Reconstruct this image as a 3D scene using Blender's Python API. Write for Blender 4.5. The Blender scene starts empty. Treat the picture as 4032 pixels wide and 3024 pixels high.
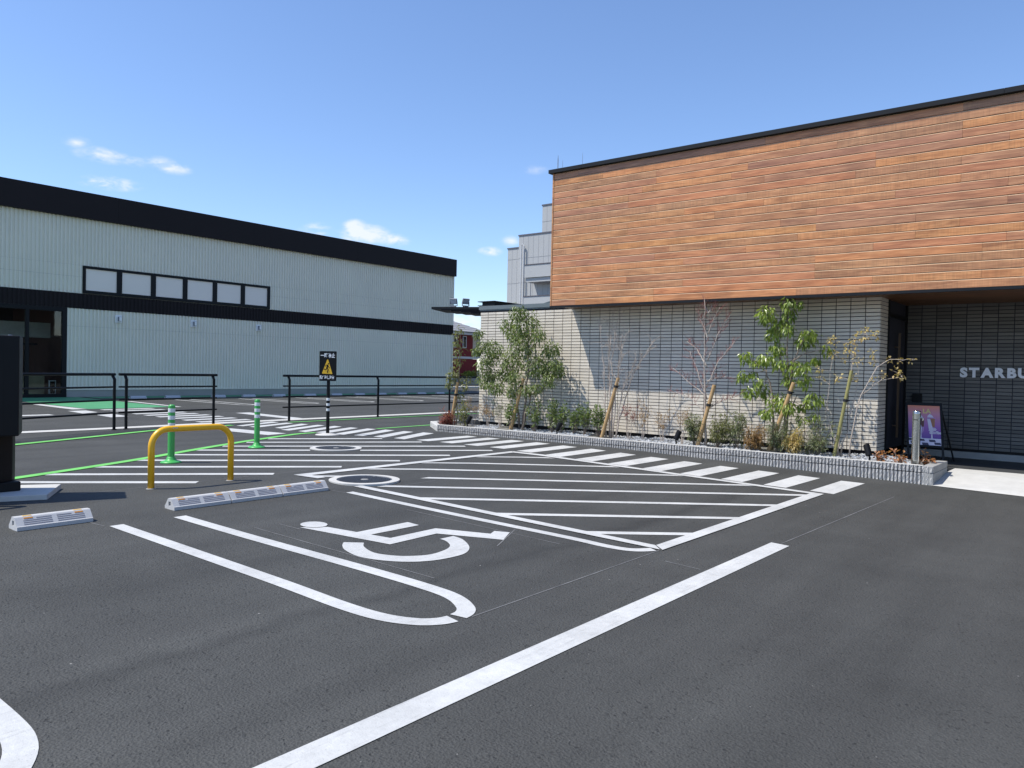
import bpy, bmesh, math, random
from mathutils import Vector, Matrix
from mathutils.geometry import tessellate_polygon

R = random.Random(7)
SC = bpy.context.scene
COL = SC.collection

# ------------------------------------------------------------------ camera
YAW, PITCH, ROLL = math.radians(-38.873), math.radians(-1.012), math.radians(1.224)
CAM_H = 1.55
_f = Vector((math.sin(YAW) * math.cos(PITCH), math.cos(YAW) * math.cos(PITCH), math.sin(PITCH)))
_r = Vector((math.cos(YAW), -math.sin(YAW), 0))
_u = _r.cross(_f)
_r2 = _r * math.cos(ROLL) + _u * math.sin(ROLL)
_u2 = _u * math.cos(ROLL) - _r * math.sin(ROLL)
cam = bpy.data.cameras.new('camera')
cam.lens, cam.sensor_width, cam.sensor_fit = 27.22, 36.0, 'HORIZONTAL'
cam.clip_start, cam.clip_end = 0.05, 3000
camo = bpy.data.objects.new('camera', cam)
camo.matrix_world = Matrix(((_r2.x, _u2.x, -_f.x, 0), (_r2.y, _u2.y, -_f.y, 0), (_r2.z, _u2.z, -_f.z, CAM_H), (0, 0, 0, 1)))
COL.objects.link(camo)
SC.camera = camo

# ------------------------------------------------------------------ sky, sun, exposure
SUN_DIR = Vector((0.655, 0.80, -1.672)).normalized()      # the way the light travels
sun_el = math.asin(-SUN_DIR.z)
sun_az = math.atan2(-SUN_DIR.x, -SUN_DIR.y)
w = bpy.data.worlds.new('World')
SC.world = w
w.use_nodes = True
nt = w.node_tree
N, LK = nt.nodes, nt.links
bg = N['Background']
sky = N.new('ShaderNodeTexSky')
sky.sky_type = 'NISHITA'
sky.sun_disc = False
sky.sun_elevation, sky.sun_rotation = sun_el, sun_az
sky.air_density, sky.dust_density, sky.ozone_density, sky.altitude = 1.0, 0.25, 4.5, 30
bg.inputs[1].default_value = 0.15
tc = N.new('ShaderNodeTexCoord')
def wmath(op, a, b=None, c=None):
    n = N.new('ShaderNodeMath'); n.operation = op
    for i, v in enumerate((a, b, c)):
        if v is None: continue
        if isinstance(v, (int, float)): n.inputs[i].default_value = v
        else: LK.new(v, n.inputs[i])
    return n.outputs[0]
def wnoise(scale, detail, dist=0):
    n = N.new('ShaderNodeTexNoise'); n.inputs['Scale'].default_value = scale
    n.inputs['Detail'].default_value = detail; n.inputs['Distortion'].default_value = dist
    mp = N.new('ShaderNodeMapping'); mp.inputs['Scale'].default_value = (1, 1, 2.2)
    LK.new(tc.outputs['Generated'], mp.inputs[0]); LK.new(mp.outputs[0], n.inputs['Vector'])
    return n.outputs[0]
nz1, nz2 = wnoise(26, 7, .6), wnoise(70, 5, .3)
# small fair-weather clouds: azimuth, elevation, half width, half height (radians), density
CLOUDS = [(-1.1939,.2398,.0165,.0077,.5),(-1.1661,.2299,.0309,.0095,.75),(-1.1376,.2274,.0257,.0074,.5),(-1.1083,.2298,.0231,.0087,.45),
 (-1.0919,.2261,.0204,.0087,.8),(-1.1607,.2004,.034,.0085,.9),(-1.176,.2012,.0141,.0073,.8),(-.9278,.1684,.0281,.0094,.6),
 (-.8717,.1655,.0348,.0142,1.),(-.8351,.161,.0255,.0083,.9),(-.8812,.1712,.0189,.0126,1.),(-.7102,.1512,.0178,.0065,.8),
 (-.6553,.2529,.019,.007,.35),(-.6837,.1652,.0145,.0084,.55),(-.7377,.0609,.0359,.017,.9),(-.7572,.0532,.0391,.013,.7)]
acc = None
for az, el, rx, ry, s in CLOUDS:
    c = Vector((math.sin(az) * math.cos(el), math.cos(az) * math.cos(el), math.sin(el)))
    t = Vector((math.cos(az), -math.sin(az), 0)); up = t.cross(c)
    outs = []
    for ax, rad in ((t, rx), (up, ry)):
        d = N.new('ShaderNodeVectorMath'); d.operation = 'DOT_PRODUCT'
        LK.new(tc.outputs['Generated'], d.inputs[0]); d.inputs[1].default_value = ax
        outs.append(wmath('POWER', wmath('ABSOLUTE', wmath('MULTIPLY', d.outputs['Value'], 1 / (rad * 1.25))), 2))
    rr = wmath('SQRT', wmath('ADD', outs[0], outs[1]))
    fd = N.new('ShaderNodeVectorMath'); fd.operation = 'DOT_PRODUCT'
    LK.new(tc.outputs['Generated'], fd.inputs[0]); fd.inputs[1].default_value = c
    front = wmath('GREATER_THAN', fd.outputs['Value'], 0.5)
    m = wmath('MULTIPLY', wmath('MAXIMUM', wmath('SUBTRACT', 1.0, rr), 0), front)
    m = wmath('MULTIPLY', m, s)
    acc = m if acc is None else wmath('MAXIMUM', acc, m)
ero = wmath('ADD', wmath('MULTIPLY', wmath('SUBTRACT', nz1, .5), 1.5), wmath('MULTIPLY', wmath('SUBTRACT', nz2, .5), .8))
dens = wmath('MULTIPLY', acc, wmath('ADD', 1.0, wmath('MULTIPLY', ero, 2.6)))
mr = N.new('ShaderNodeMapRange'); mr.interpolation_type = 'SMOOTHSTEP'
mr.inputs['From Min'].default_value, mr.inputs['From Max'].default_value = .06, .95
mr.inputs['To Min'].default_value, mr.inputs['To Max'].default_value = 0, .85
LK.new(dens, mr.inputs['Value'])
mx = N.new('ShaderNodeMix'); mx.data_type = 'RGBA'
LK.new(mr.outputs[0], mx.inputs['Factor']); tint = N.new('ShaderNodeMix'); tint.data_type = 'RGBA'; tint.blend_type = 'MULTIPLY'; tint.inputs['Factor'].default_value = 1
tint.inputs[7].default_value = (.955, .97, 1.05, 1)
LK.new(sky.outputs[0], tint.inputs[6]); LK.new(tint.outputs[2], mx.inputs[6])
mx.inputs[7].default_value = (5.0, 5.2, 5.6, 1)
LK.new(mx.outputs[2], bg.inputs[0])

sl = bpy.data.lights.new('sun', 'SUN')
sl.energy, sl.angle, sl.color = 4.1, math.radians(.53), (1.0, .955, .87)
so = bpy.data.objects.new('sun', sl)
so.rotation_euler = SUN_DIR.to_track_quat('-Z', 'Y').to_euler()
so.location = (-20, -24, 50)
COL.objects.link(so)
SC.view_settings.view_transform = 'Standard'
SC.view_settings.look = 'None'
SC.view_settings.gamma = 1.0
SC.view_settings.exposure = 0.36
SC.view_settings.use_curve_mapping = False
SC.render.engine = 'CYCLES'
SC.cycles.max_bounces = 6
SC.cycles.use_denoising = True

# ------------------------------------------------------------------ helpers
def gz(x):                                    # the lot rises 2.35 % towards the drive, then runs level
    return -.0235 * min(max(x, -7.5), 4.0)
def wloc(o):
    v = Vector((0, 0, 0))
    while o is not None:
        v = v + Vector(o.location); o = o.parent
    return v
class MB:
    def __init__(s): s.v, s.f = [], []
    def poly(s, pts):
        n = len(s.v); s.v += [tuple(p) for p in pts]; s.f.append(tuple(range(n, n + len(pts)))); return s
    def box(s, x0, x1, y0, y1, z0, z1):
        n = len(s.v)
        s.v += [(x0,y0,z0),(x1,y0,z0),(x1,y1,z0),(x0,y1,z0),(x0,y0,z1),(x1,y0,z1),(x1,y1,z1),(x0,y1,z1)]
        s.f += [tuple(n + i for i in q) for q in ((3,2,1,0),(4,5,6,7),(0,1,5,4),(1,2,6,5),(2,3,7,6),(3,0,4,7))]
        return s
    def hexa(s, p):                           # 8 points: bottom ring then top ring
        n = len(s.v); s.v += [tuple(q) for q in p]
        s.f += [tuple(n + i for i in q) for q in ((3,2,1,0),(4,5,6,7),(0,1,5,4),(1,2,6,5),(2,3,7,6),(3,0,4,7))]
        return s
    def obox(s, c, a, b, d):                  # centre and three half axes
        c, a, b, d = map(Vector, (c, a, b, d))
        return s.hexa([c-a-b-d, c+a-b-d, c+a+b-d, c-a+b-d, c-a-b+d, c+a-b+d, c+a+b+d, c-a+b+d])
    def prism(s, pts, e):                     # planar polygon pushed along e
        e = Vector(e); n = len(s.v); k = len(pts)
        s.v += [tuple(p) for p in pts] + [tuple(Vector(p) + e) for p in pts]
        s.f += [tuple(range(n + k - 1, n - 1, -1)), tuple(range(n + k, n + 2 * k))]
        for i in range(k):
            j = (i + 1) % k; s.f.append((n + i, n + j, n + k + j, n + k + i))
        return s
    def tube(s, path, rad, n=8, caps=True):
        path = [Vector(p) for p in path]
        if isinstance(rad, (int, float)): rad = [rad] * len(path)
        base = len(s.v); prev = None
        for i, p in enumerate(path):
            d = (path[min(i + 1, len(path) - 1)] - path[max(i - 1, 0)]).normalized()
            if prev is None:
                a = d.cross(Vector((0, 0, 1)) if abs(d.z) < .9 else Vector((1, 0, 0))).normalized()
            else:
                a = (prev - d * prev.dot(d)).normalized()
            prev = a; b = d.cross(a)
            for k in range(n):
                t = 2 * math.pi * k / n
                s.v.append(tuple(p + (a * math.cos(t) + b * math.sin(t)) * rad[i]))
        for i in range(len(path) - 1):
            for k in range(n):
                a0 = base + i * n + k; a1 = base + i * n + (k + 1) % n
                s.f.append((a0, a1, a1 + n, a0 + n))
        if caps:
            s.f.append(tuple(range(base + n - 1, base - 1, -1)))
            e = base + (len(path) - 1) * n; s.f.append(tuple(range(e, e + n)))
        return s
    def lathe(s, prof, c, n=24):
        base = len(s.v)
        for r, z in prof:
            for k in range(n):
                t = 2 * math.pi * k / n
                s.v.append((c[0] + r * math.cos(t), c[1] + r * math.sin(t), c[2] + z))
        for i in range(len(prof) - 1):
            for k in range(n):
                a0 = base + i * n + k; a1 = base + i * n + (k + 1) % n
                s.f.append((a0, a1, a1 + n, a0 + n))
        s.f.append(tuple(range(base + n - 1, base - 1, -1)))
        e = base + (len(prof) - 1) * n; s.f.append(tuple(range(e, e + n)))
        return s
    def build(s, name, mat, parent=None, smooth=False, bevel=0, kind=None):
        off = wloc(parent) if parent else Vector((0, 0, 0))
        me = bpy.data.meshes.new(name)
        me.from_pydata([tuple(Vector(p) - off) for p in s.v], [], s.f)
        me.materials.append(mat)
        if smooth: me.shade_smooth()
        me.update()
        o = bpy.data.objects.new(name, me); COL.objects.link(o)
        if parent: o.parent = parent
        if bevel:
            m = o.modifiers.new('bevel', 'BEVEL'); m.width = bevel; m.segments = 2; m.limit_method = 'ANGLE'
        if kind: o['kind'] = kind
        return o
def tag(o, label, cat, group=None):
    o['label'], o['category'] = label, cat
    if group: o['group'] = group
    return o
def thing(name, label, cat, loc=(0, 0, 0), group=None):
    o = bpy.data.objects.new(name, None); COL.objects.link(o); o.location = loc; o.empty_display_size = .1
    return tag(o, label, cat, group)
def dup(root, loc, rotz=None, label=None):
    r = root.copy(); COL.objects.link(r); r.location = loc
    if rotz is not None: r.rotation_euler = (0, 0, rotz)
    if label: r['label'] = label
    for ch in [c for c in root.children]:
        c = ch.copy(); COL.objects.link(c); c.parent = r
        for g in ch.children:
            d = g.copy(); COL.objects.link(d); d.parent = c
    return r
def inst(me, name, parent, loc, mat=None):
    o = bpy.data.objects.new(name, me); COL.objects.link(o); o.parent = parent
    o.location = Vector(loc) - wloc(parent)
    return o
def text_mesh(body, size, bold=0., xs=1., depth=0., shear=0.):
    cu = bpy.data.curves.new('t', 'FONT'); cu.body = body; cu.size = size; cu.offset = bold; cu.extrude = depth; cu.shear = shear
    cu.resolution_u = 4; cu.align_x = 'CENTER'
    t = bpy.data.objects.new('t', cu); COL.objects.link(t)
    me = bpy.data.meshes.new_from_object(t.evaluated_get(bpy.context.evaluated_depsgraph_get()))
    bpy.data.objects.remove(t)
    xsv = [v.co.x for v in me.vertices]; ysv = [v.co.y for v in me.vertices]
    cx, cy = (min(xsv) + max(xsv)) / 2, (min(ysv) + max(ysv)) / 2
    for v in me.vertices: v.co.x = (v.co.x - cx) * xs; v.co.y -= cy
    return me
def put_text(me, name, parent, origin, ax, ay, mat):
    ax, ay = Vector(ax).normalized(), Vector(ay).normalized(); az = ax.cross(ay); off = Vector(origin) - wloc(parent)
    for v in me.vertices:
        p = off + ax * v.co.x + ay * v.co.y + az * v.co.z
        v.co = p
    me.materials.clear(); me.materials.append(mat); me.name = name
    o = bpy.data.objects.new(name, me); COL.objects.link(o); o.parent = parent
    return o

# ------------------------------------------------------------------ materials
def node(nt, t, **kw):
    n = nt.nodes.new(t)
    for k, v in kw.items():
        if k.startswith('i_'): n.inputs[k[2:].replace('_', ' ')].default_value = v
        else: setattr(n, k, v)
    return n
def mat(name, col, rough=.6, metal=0, var=.12, scale=3.0, bump=0., bscale=60., spec=.5, obj_var=0., island_var=0., coat=0., stretch=(1, 1, 1)):
    m = bpy.data.materials.new(name); m.use_nodes = True; nt = m.node_tree; L = nt.links
    b = nt.nodes['Principled BSDF']
    b.inputs['Roughness'].default_value = rough; b.inputs['Metallic'].default_value = metal
    b.inputs['Specular IOR Level'].default_value = spec
    if coat: b.inputs['Coat Weight'].default_value = coat; b.inputs['Coat Roughness'].default_value = .08
    tcn = node(nt, 'ShaderNodeTexCoord'); mp = node(nt, 'ShaderNodeMapping'); mp.inputs['Scale'].default_value = stretch
    L.new(tcn.outputs['Object'], mp.inputs[0])
    n1 = node(nt, 'ShaderNodeTexNoise', i_Scale=scale, i_Detail=5., i_Roughness=.62); L.new(mp.outputs[0], n1.inputs['Vector'])
    fac = n1.outputs[0]
    mr = node(nt, 'ShaderNodeMapRange'); L.new(fac, mr.inputs[0])
    mr.inputs['From Min'].default_value, mr.inputs['From Max'].default_value = .3, .7
    mr.inputs['To Min'].default_value, mr.inputs['To Max'].default_value = 1 - var, 1 + var
    val = mr.outputs[0]
    for amt, src in ((obj_var, 'o'), (island_var, 'i')):
        if amt:
            rn = node(nt, 'ShaderNodeObjectInfo').outputs['Random'] if src == 'o' else node(nt, 'ShaderNodeNewGeometry').outputs['Random Per Island']
            m2 = node(nt, 'ShaderNodeMapRange'); L.new(rn, m2.inputs[0])
            m2.inputs['To Min'].default_value, m2.inputs['To Max'].default_value = 1 - amt, 1 + amt
            mm = node(nt, 'ShaderNodeMath', operation='MULTIPLY'); L.new(val, mm.inputs[0]); L.new(m2.outputs[0], mm.inputs[1]); val = mm.outputs[0]
    vm = node(nt, 'ShaderNodeVectorMath', operation='SCALE'); vm.inputs[0].default_value = col; L.new(val, vm.inputs['Scale'])
    L.new(vm.outputs[0], b.inputs['Base Color'])
    if bump:
        n2 = node(nt, 'ShaderNodeTexNoise', i_Scale=bscale, i_Detail=4.); L.new(mp.outputs[0], n2.inputs['Vector'])
        bp = node(nt, 'ShaderNodeBump', i_Strength=min(1., bump), i_Distance=.01); L.new(n2.outputs[0], bp.inputs['Height']); L.new(bp.outputs[0], b.inputs['Normal'])
    return m

def asphalt_mat():
    m = bpy.data.materials.new('asphalt'); m.use_nodes = True; nt = m.node_tree; L = nt.links; b = nt.nodes['Principled BSDF']
    tcn = node(nt, 'ShaderNodeTexCoord'); co = tcn.outputs['Object']
    fine = node(nt, 'ShaderNodeTexNoise', i_Scale=95., i_Detail=3., i_Roughness=.7); L.new(co, fine.inputs['Vector'])
    vor = node(nt, 'ShaderNodeTexVoronoi', i_Scale=75.); L.new(co, vor.inputs['Vector'])
    med = node(nt, 'ShaderNodeTexNoise', i_Scale=1.1, i_Detail=7., i_Roughness=.6); L.new(co, med.inputs['Vector'])
    big = node(nt, 'ShaderNodeTexNoise', i_Scale=.25, i_Detail=3.); L.new(co, big.inputs['Vector'])
    mp = node(nt, 'ShaderNodeMapping'); mp.inputs['Scale'].default_value = (2.4, .22, 1); L.new(co, mp.inputs[0])
    lane = node(nt, 'ShaderNodeTexNoise', i_Scale=1.0, i_Detail=5., i_Roughness=.55); L.new(mp.outputs[0], lane.inputs['Vector'])
    def rng(s, a, bb, lo, hi):
        q = node(nt, 'ShaderNodeMapRange'); L.new(s, q.inputs[0])
        for k, v in zip(('From Min', 'From Max', 'To Min', 'To Max'), (a, bb, lo, hi)): q.inputs[k].default_value = v
        return q.outputs[0]
    def mul(a, c):
        q = node(nt, 'ShaderNodeMath', operation='MULTIPLY'); L.new(a, q.inputs[0]); L.new(c, q.inputs[1]); return q.outputs[0]
    v = mul(rng(fine.outputs[0], .3, .7, .72, 1.28), rng(med.outputs[0], .3, .7, .86, 1.14))
    v = mul(v, rng(big.outputs[0], .3, .7, .92, 1.08))
    v = mul(v, rng(lane.outputs[0], .32, .68, .86, 1.12))
    # open pores between the stones
    pore = node(nt, 'ShaderNodeTexNoise', i_Scale=42., i_Detail=2.); L.new(co, pore.inputs['Vector'])
    v = mul(v, rng(pore.outputs[0], .25, .36, .55, 1.0))
    stn = node(nt, 'ShaderNodeTexNoise', i_Scale=.75, i_Detail=6., i_Roughness=.7, i_Distortion=.8); L.new(co, stn.inputs['Vector'])
    v = mul(v, rng(stn.outputs[0], .60, .76, 1.0, .84))
    # darker paving joint where two passes of the paver meet
    sx = node(nt, 'ShaderNodeSeparateXYZ'); L.new(co, sx.inputs[0])
    wob = node(nt, 'ShaderNodeTexNoise', i_Scale=1.6, i_Detail=4.); L.new(co, wob.inputs['Vector'])
    a = node(nt, 'ShaderNodeMath', operation='ADD'); L.new(sx.outputs['X'], a.inputs[0]); a.inputs[1].default_value = 3.72
    a2 = node(nt, 'ShaderNodeMath', operation='ADD'); L.new(a.outputs[0], a2.inputs[0]); L.new(rng(wob.outputs[0], 0, 1, -.22, .22), a2.inputs[1])
    a3 = node(nt, 'ShaderNodeMath', operation='ABSOLUTE'); L.new(a2.outputs[0], a3.inputs[0])
    v = mul(v, rng(a3.outputs[0], .0, .13, .76, 1.0))
    # stray pale chips
    chip = node(nt, 'ShaderNodeTexVoronoi', i_Scale=3.1); L.new(co, chip.inputs['Vector'])
    chip2 = node(nt, 'ShaderNodeTexVoronoi', i_Scale=9.3); L.new(co, chip2.inputs['Vector'])
    chm = node(nt, 'ShaderNodeMath', operation='MAXIMUM'); L.new(rng(chip.outputs['Distance'], .014, .022, 1., 0.), chm.inputs[0]); L.new(rng(chip2.outputs['Distance'], .022, .034, .7, 0.), chm.inputs[1]); ch = chm.outputs[0]
    vm = node(nt, 'ShaderNodeVectorMath', operation='SCALE'); vm.inputs[0].default_value = (.0580, .0585, .0545); L.new(v, vm.inputs['Scale'])
    mx = node(nt, 'ShaderNodeMix', data_type='RGBA'); L.new(ch, mx.inputs['Factor']); L.new(vm.outputs[0], mx.inputs[6]); mx.inputs[7].default_value = (.3, .29, .27, 1)
    L.new(mx.outputs[2], b.inputs['Base Color'])
    b.inputs['Roughness'].default_value = .78; b.inputs['Specular IOR Level'].default_value = .35
    hsum = node(nt, 'ShaderNodeMath', operation='ADD'); L.new(fine.outputs[0], hsum.inputs[0]); L.new(rng(pore.outputs[0], .25, .42, -1., 0.), hsum.inputs[1])
    h2 = node(nt, 'ShaderNodeMath', operation='ADD'); L.new(hsum.outputs[0], h2.inputs[0]); L.new(vor.outputs['Distance'], h2.inputs[1])
    bp = node(nt, 'ShaderNodeBump', i_Strength=.75, i_Distance=.006); L.new(h2.outputs[0], bp.inputs['Height']); L.new(bp.outputs[0], b.inputs['Normal'])
    return m

def wood_mat(name, dark=1.0):
    m = bpy.data.materials.new(name); m.use_nodes = True; nt = m.node_tree; L = nt.links; b = nt.nodes['Principled BSDF']
    tcn = node(nt, 'ShaderNodeTexCoord'); oi = node(nt, 'ShaderNodeObjectInfo')
    off = node(nt, 'ShaderNodeVectorMath', operation='ADD'); L.new(tcn.outputs['Object'], off.inputs[0])
    sc = node(nt, 'ShaderNodeVectorMath', operation='SCALE'); sc.inputs[0].default_value = (37., 11., 23.); L.new(oi.outputs['Random'], sc.inputs['Scale']); L.new(sc.outputs[0], off.inputs[1])
    mp = node(nt, 'ShaderNodeMapping'); mp.inputs['Scale'].default_value = (.9, 1, 13); L.new(off.outputs[0], mp.inputs[0])
    g1 = node(nt, 'ShaderNodeTexNoise', i_Scale=1.6, i_Detail=6., i_Roughness=.6, i_Distortion=1.6); L.new(mp.outputs[0], g1.inputs['Vector'])
    mp3 = node(nt, 'ShaderNodeMapping'); mp3.inputs['Scale'].default_value = (1.6, 1, 2.4); L.new(off.outputs[0], mp3.inputs[0])
    g3 = node(nt, 'ShaderNodeTexNoise', i_Scale=1.1, i_Detail=3.); L.new(mp3.outputs[0], g3.inputs['Vector'])
    mp2 = node(nt, 'ShaderNodeMapping'); mp2.inputs['Scale'].default_value = (45, 1, 1.2); L.new(off.outputs[0], mp2.inputs[0])
    saw = node(nt, 'ShaderNodeTexNoise', i_Scale=1.2, i_Detail=2.); L.new(mp2.outputs[0], saw.inputs['Vector'])
    cr = node(nt, 'ShaderNodeValToRGB'); e = cr.color_ramp.elements
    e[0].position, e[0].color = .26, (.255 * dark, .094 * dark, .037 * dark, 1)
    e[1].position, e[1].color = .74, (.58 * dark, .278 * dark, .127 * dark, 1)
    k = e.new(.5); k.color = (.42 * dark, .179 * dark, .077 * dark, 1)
    L.new(g1.outputs[0], cr.inputs[0])
    def rng(s, a, bb, lo, hi):
        q = node(nt, 'ShaderNodeMapRange'); L.new(s, q.inputs[0])
        for kk, v in zip(('From Min', 'From Max', 'To Min', 'To Max'), (a, bb, lo, hi)): q.inputs[kk].default_value = v
        return q.outputs[0]
    # every board has its own tone: brightness, and how red or honey it is
    wn = node(nt, 'ShaderNodeTexWhiteNoise', noise_dimensions='1D'); L.new(oi.outputs['Random'], wn.inputs['W'])
    hs = node(nt, 'ShaderNodeHueSaturation'); L.new(cr.outputs[0], hs.inputs['Color'])
    L.new(rng(wn.outputs['Value'], 0, 1, .4955, .5075), hs.inputs['Hue'])
    L.new(rng(oi.outputs['Random'], 0, 1, .95, 1.05), hs.inputs['Saturation'])
    vv = node(nt, 'ShaderNodeMath', operation='MULTIPLY'); L.new(rng(oi.outputs['Random'], 0, 1, .84, 1.14), vv.inputs[0]); L.new(rng(g3.outputs[0], .28, .62, .78, 1.10), vv.inputs[1])
    v2 = node(nt, 'ShaderNodeMath', operation='MULTIPLY'); L.new(vv.outputs[0], v2.inputs[0])
    sg = node(nt, 'ShaderNodeMath', operation='GREATER_THAN'); L.new(wn.outputs['Value'], sg.inputs[0]); sg.inputs[1].default_value = .55
    sm = node(nt, 'ShaderNodeMix'); L.new(sg.outputs[0], sm.inputs[0]); sm.inputs[2].default_value = 1.0; L.new(rng(saw.outputs[0], .3, .7, .88, 1.1), sm.inputs[3])
    L.new(sm.outputs[0], v2.inputs[1]); L.new(v2.outputs[0], hs.inputs['Value'])
    L.new(hs.outputs[0], b.inputs['Base Color'])
    b.inputs['Roughness'].default_value = .42; b.inputs['Specular IOR Level'].default_value = .5
    bp = node(nt, 'ShaderNodeBump', i_Strength=.25, i_Distance=.004); L.new(g1.outputs[0], bp.inputs['Height']); L.new(bp.outputs[0], b.inputs['Normal'])
    return m

def leaf_mat(name, c1, c2, trans=.35, rough=.42):
    m = bpy.data.materials.new(name); m.use_nodes = True; nt = m.node_tree; L = nt.links; b = nt.nodes['Principled BSDF']; out = nt.nodes['Material Output']
    g = node(nt, 'ShaderNodeNewGeometry'); mx = node(nt, 'ShaderNodeMix', data_type='RGBA')
    wn = node(nt, 'ShaderNodeTexNoise', i_Scale=2.5, i_Detail=2.); tcn = node(nt, 'ShaderNodeTexCoord'); L.new(tcn.outputs['Object'], wn.inputs['Vector'])
    ad = node(nt, 'ShaderNodeMath', operation='ADD'); L.new(g.outputs['Random Per Island'], ad.inputs[0]); L.new(wn.outputs[0], ad.inputs[1])
    hf = node(nt, 'ShaderNodeMath', operation='MULTIPLY'); L.new(ad.outputs[0], hf.inputs[0]); hf.inputs[1].default_value = .6
    L.new(hf.outputs[0], mx.inputs['Factor']); mx.inputs[6].default_value = (*c1, 1); mx.inputs[7].default_value = (*c2, 1)
    L.new(mx.outputs[2], b.inputs['Base Color']); b.inputs['Roughness'].default_value = rough
    tr = node(nt, 'ShaderNodeBsdfTranslucent')
    br = node(nt, 'ShaderNodeMix', data_type='RGBA', blend_type='MULTIPLY'); br.inputs['Factor'].default_value = 1
    L.new(mx.outputs[2], br.inputs[6]); br.inputs[7].default_value = (1.5, 1.6, .8, 1); L.new(br.outputs[2], tr.inputs[0])
    ms = node(nt, 'ShaderNodeMixShader'); ms.inputs[0].default_value = trans
    L.new(b.outputs[0], ms.inputs[1]); L.new(tr.outputs[0], ms.inputs[2]); L.new(ms.outputs[0], out.inputs['Surface'])
    return m

def glass_mat(name, tint=(.55, .6, .6), rough=.02, trans=.55):
    m = bpy.data.materials.new(name); m.use_nodes = True; nt = m.node_tree; L = nt.links; out = nt.nodes['Material Output']
    t = node(nt, 'ShaderNodeBsdfTransparent'); t.inputs[0].default_value = (*[c * trans for c in tint], 1)
    g = node(nt, 'ShaderNodeBsdfGlossy'); g.inputs['Roughness'].default_value = rough; g.inputs[0].default_value = (.9, .9, .9, 1)
    fr = node(nt, 'ShaderNodeFresnel'); fr.inputs[0].default_value = 1.52
    ms = node(nt, 'ShaderNodeMixShader'); L.new(fr.outputs[0], ms.inputs[0]); L.new(t.outputs[0], ms.inputs[1]); L.new(g.outputs[0], ms.inputs[2]); L.new(ms.outputs[0], out.inputs['Surface'])
    return m

def paint_mat(name, col, wear=1.0):
    m = bpy.data.materials.new(name); m.use_nodes = True; nt = m.node_tree; L = nt.links; b = nt.nodes['Principled BSDF']
    co = node(nt, 'ShaderNodeTexCoord').outputs['Object']
    def nz(sc, dt, r_=.6, st=None):
        n = node(nt, 'ShaderNodeTexNoise', i_Scale=sc, i_Detail=dt, i_Roughness=r_); src = co
        if st:
            mp = node(nt, 'ShaderNodeMapping'); mp.inputs['Scale'].default_value = st; mp.inputs['Rotation'].default_value = (0, 0, .5); L.new(co, mp.inputs[0]); src = mp.outputs[0]
        L.new(src, n.inputs['Vector']); return n.outputs[0]
    def rng(x, a, bb, lo, hi):
        q = node(nt, 'ShaderNodeMapRange'); L.new(x, q.inputs[0])
        for k, v in zip(('From Min', 'From Max', 'To Min', 'To Max'), (a, bb, lo, hi)): q.inputs[k].default_value = v
        return q.outputs[0]
    def mul(a, c):
        q = node(nt, 'ShaderNodeMath', operation='MULTIPLY'); L.new(a, q.inputs[0]); L.new(c, q.inputs[1]); return q.outputs[0]
    v = mul(rng(nz(2.2, 5), .32, .68, 1 - .14 * wear, 1.09), rng(nz(26, 4), .3, .7, 1 - .09 * wear, 1.05))
    v = mul(v, rng(nz(6, 5, .7, (7, .6, 1)), .28, .45, 1 - .22 * wear, 1.0))       # dragged tyre scuffs
    v = mul(v, rng(nz(120, 2), .25, .36, .62, 1.0))                                   # pores of the asphalt
    vm = node(nt, 'ShaderNodeVectorMath', operation='SCALE'); vm.inputs[0].default_value = col; L.new(v, vm.inputs['Scale']); L.new(vm.outputs[0], b.inputs['Base Color'])
    b.inputs['Roughness'].default_value = .6; b.inputs['Specular IOR Level'].default_value = .4
    bp = node(nt, 'ShaderNodeBump', i_Strength=.5, i_Distance=.004); L.new(nz(95, 3, .7), bp.inputs['Height']); L.new(bp.outputs[0], b.inputs['Normal'])
    return m

MA = asphalt_mat()
M_PAINT = paint_mat('white_road_paint', (.56, .56, .54))
M_GREEN = paint_mat('green_road_paint', (.17, .55, .12), .7)
M_GREEN2 = paint_mat('green_surfacing', (.075, .30, .14), .6)
M_CHALK = mat('chalk_line', (.15, .15, .15), .9, var=.35, scale=6)
M_CONC = mat('pale_concrete', (.52, .51, .48), .85, var=.08, scale=5, bump=.15, bscale=50)
M_CONC2 = mat('grey_concrete', (.31, .305, .29), .85, var=.1, scale=4, bump=.2, bscale=50)
M_STOP = mat('wheel_stop_resin', (.50, .495, .49), .7, var=.05, scale=12, bump=.1, bscale=120)
M_STOPD = mat('groove_shade_grey', (.17, .17, .20), .8, var=.05)  # shade of the groove recesses, painted as a darker grey
M_REFO = mat('orange_reflector', (.62, .27, .06), .25, var=.1)
M_REFY = mat('yellow_reflector', (.85, .50, .05), .25, var=.1)
M_YEL = mat('yellow_paint', (.88, .47, .015), .32, var=.04, scale=6)
M_BOLG = mat('bollard_green', (.06, .40, .085), .4, var=.05)
M_BOLW = mat('bollard_white', (.72, .73, .73), .45, var=.03)
M_BLK = mat('black_powder_coat', (.0055, .0058, .0068), .5, var=.15, spec=.22)
M_BLKF = mat('black_fascia_metal', (.008, .0095, .012), .55, var=.1, scale=.6, spec=.25)
M_NAVY = mat('dark_tile_joint', (.022, .022, .032), .85, var=.15)
M_SID = mat('pale_grey_green_siding', (.815, .765, .63), .55, var=.03, scale=.5, spec=.3)
M_SIDB = mat('dark_brown_siding', (.017, .0125, .013), .65, var=.06, scale=.6, spec=.2)
M_FILM = mat('white_window_film', (.90, .80, .69), .5, var=.02, scale=.4, spec=.15)
M_PLINTH = mat('concrete_plinth', (.34, .335, .30), .85, var=.09, scale=1.2)
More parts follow.
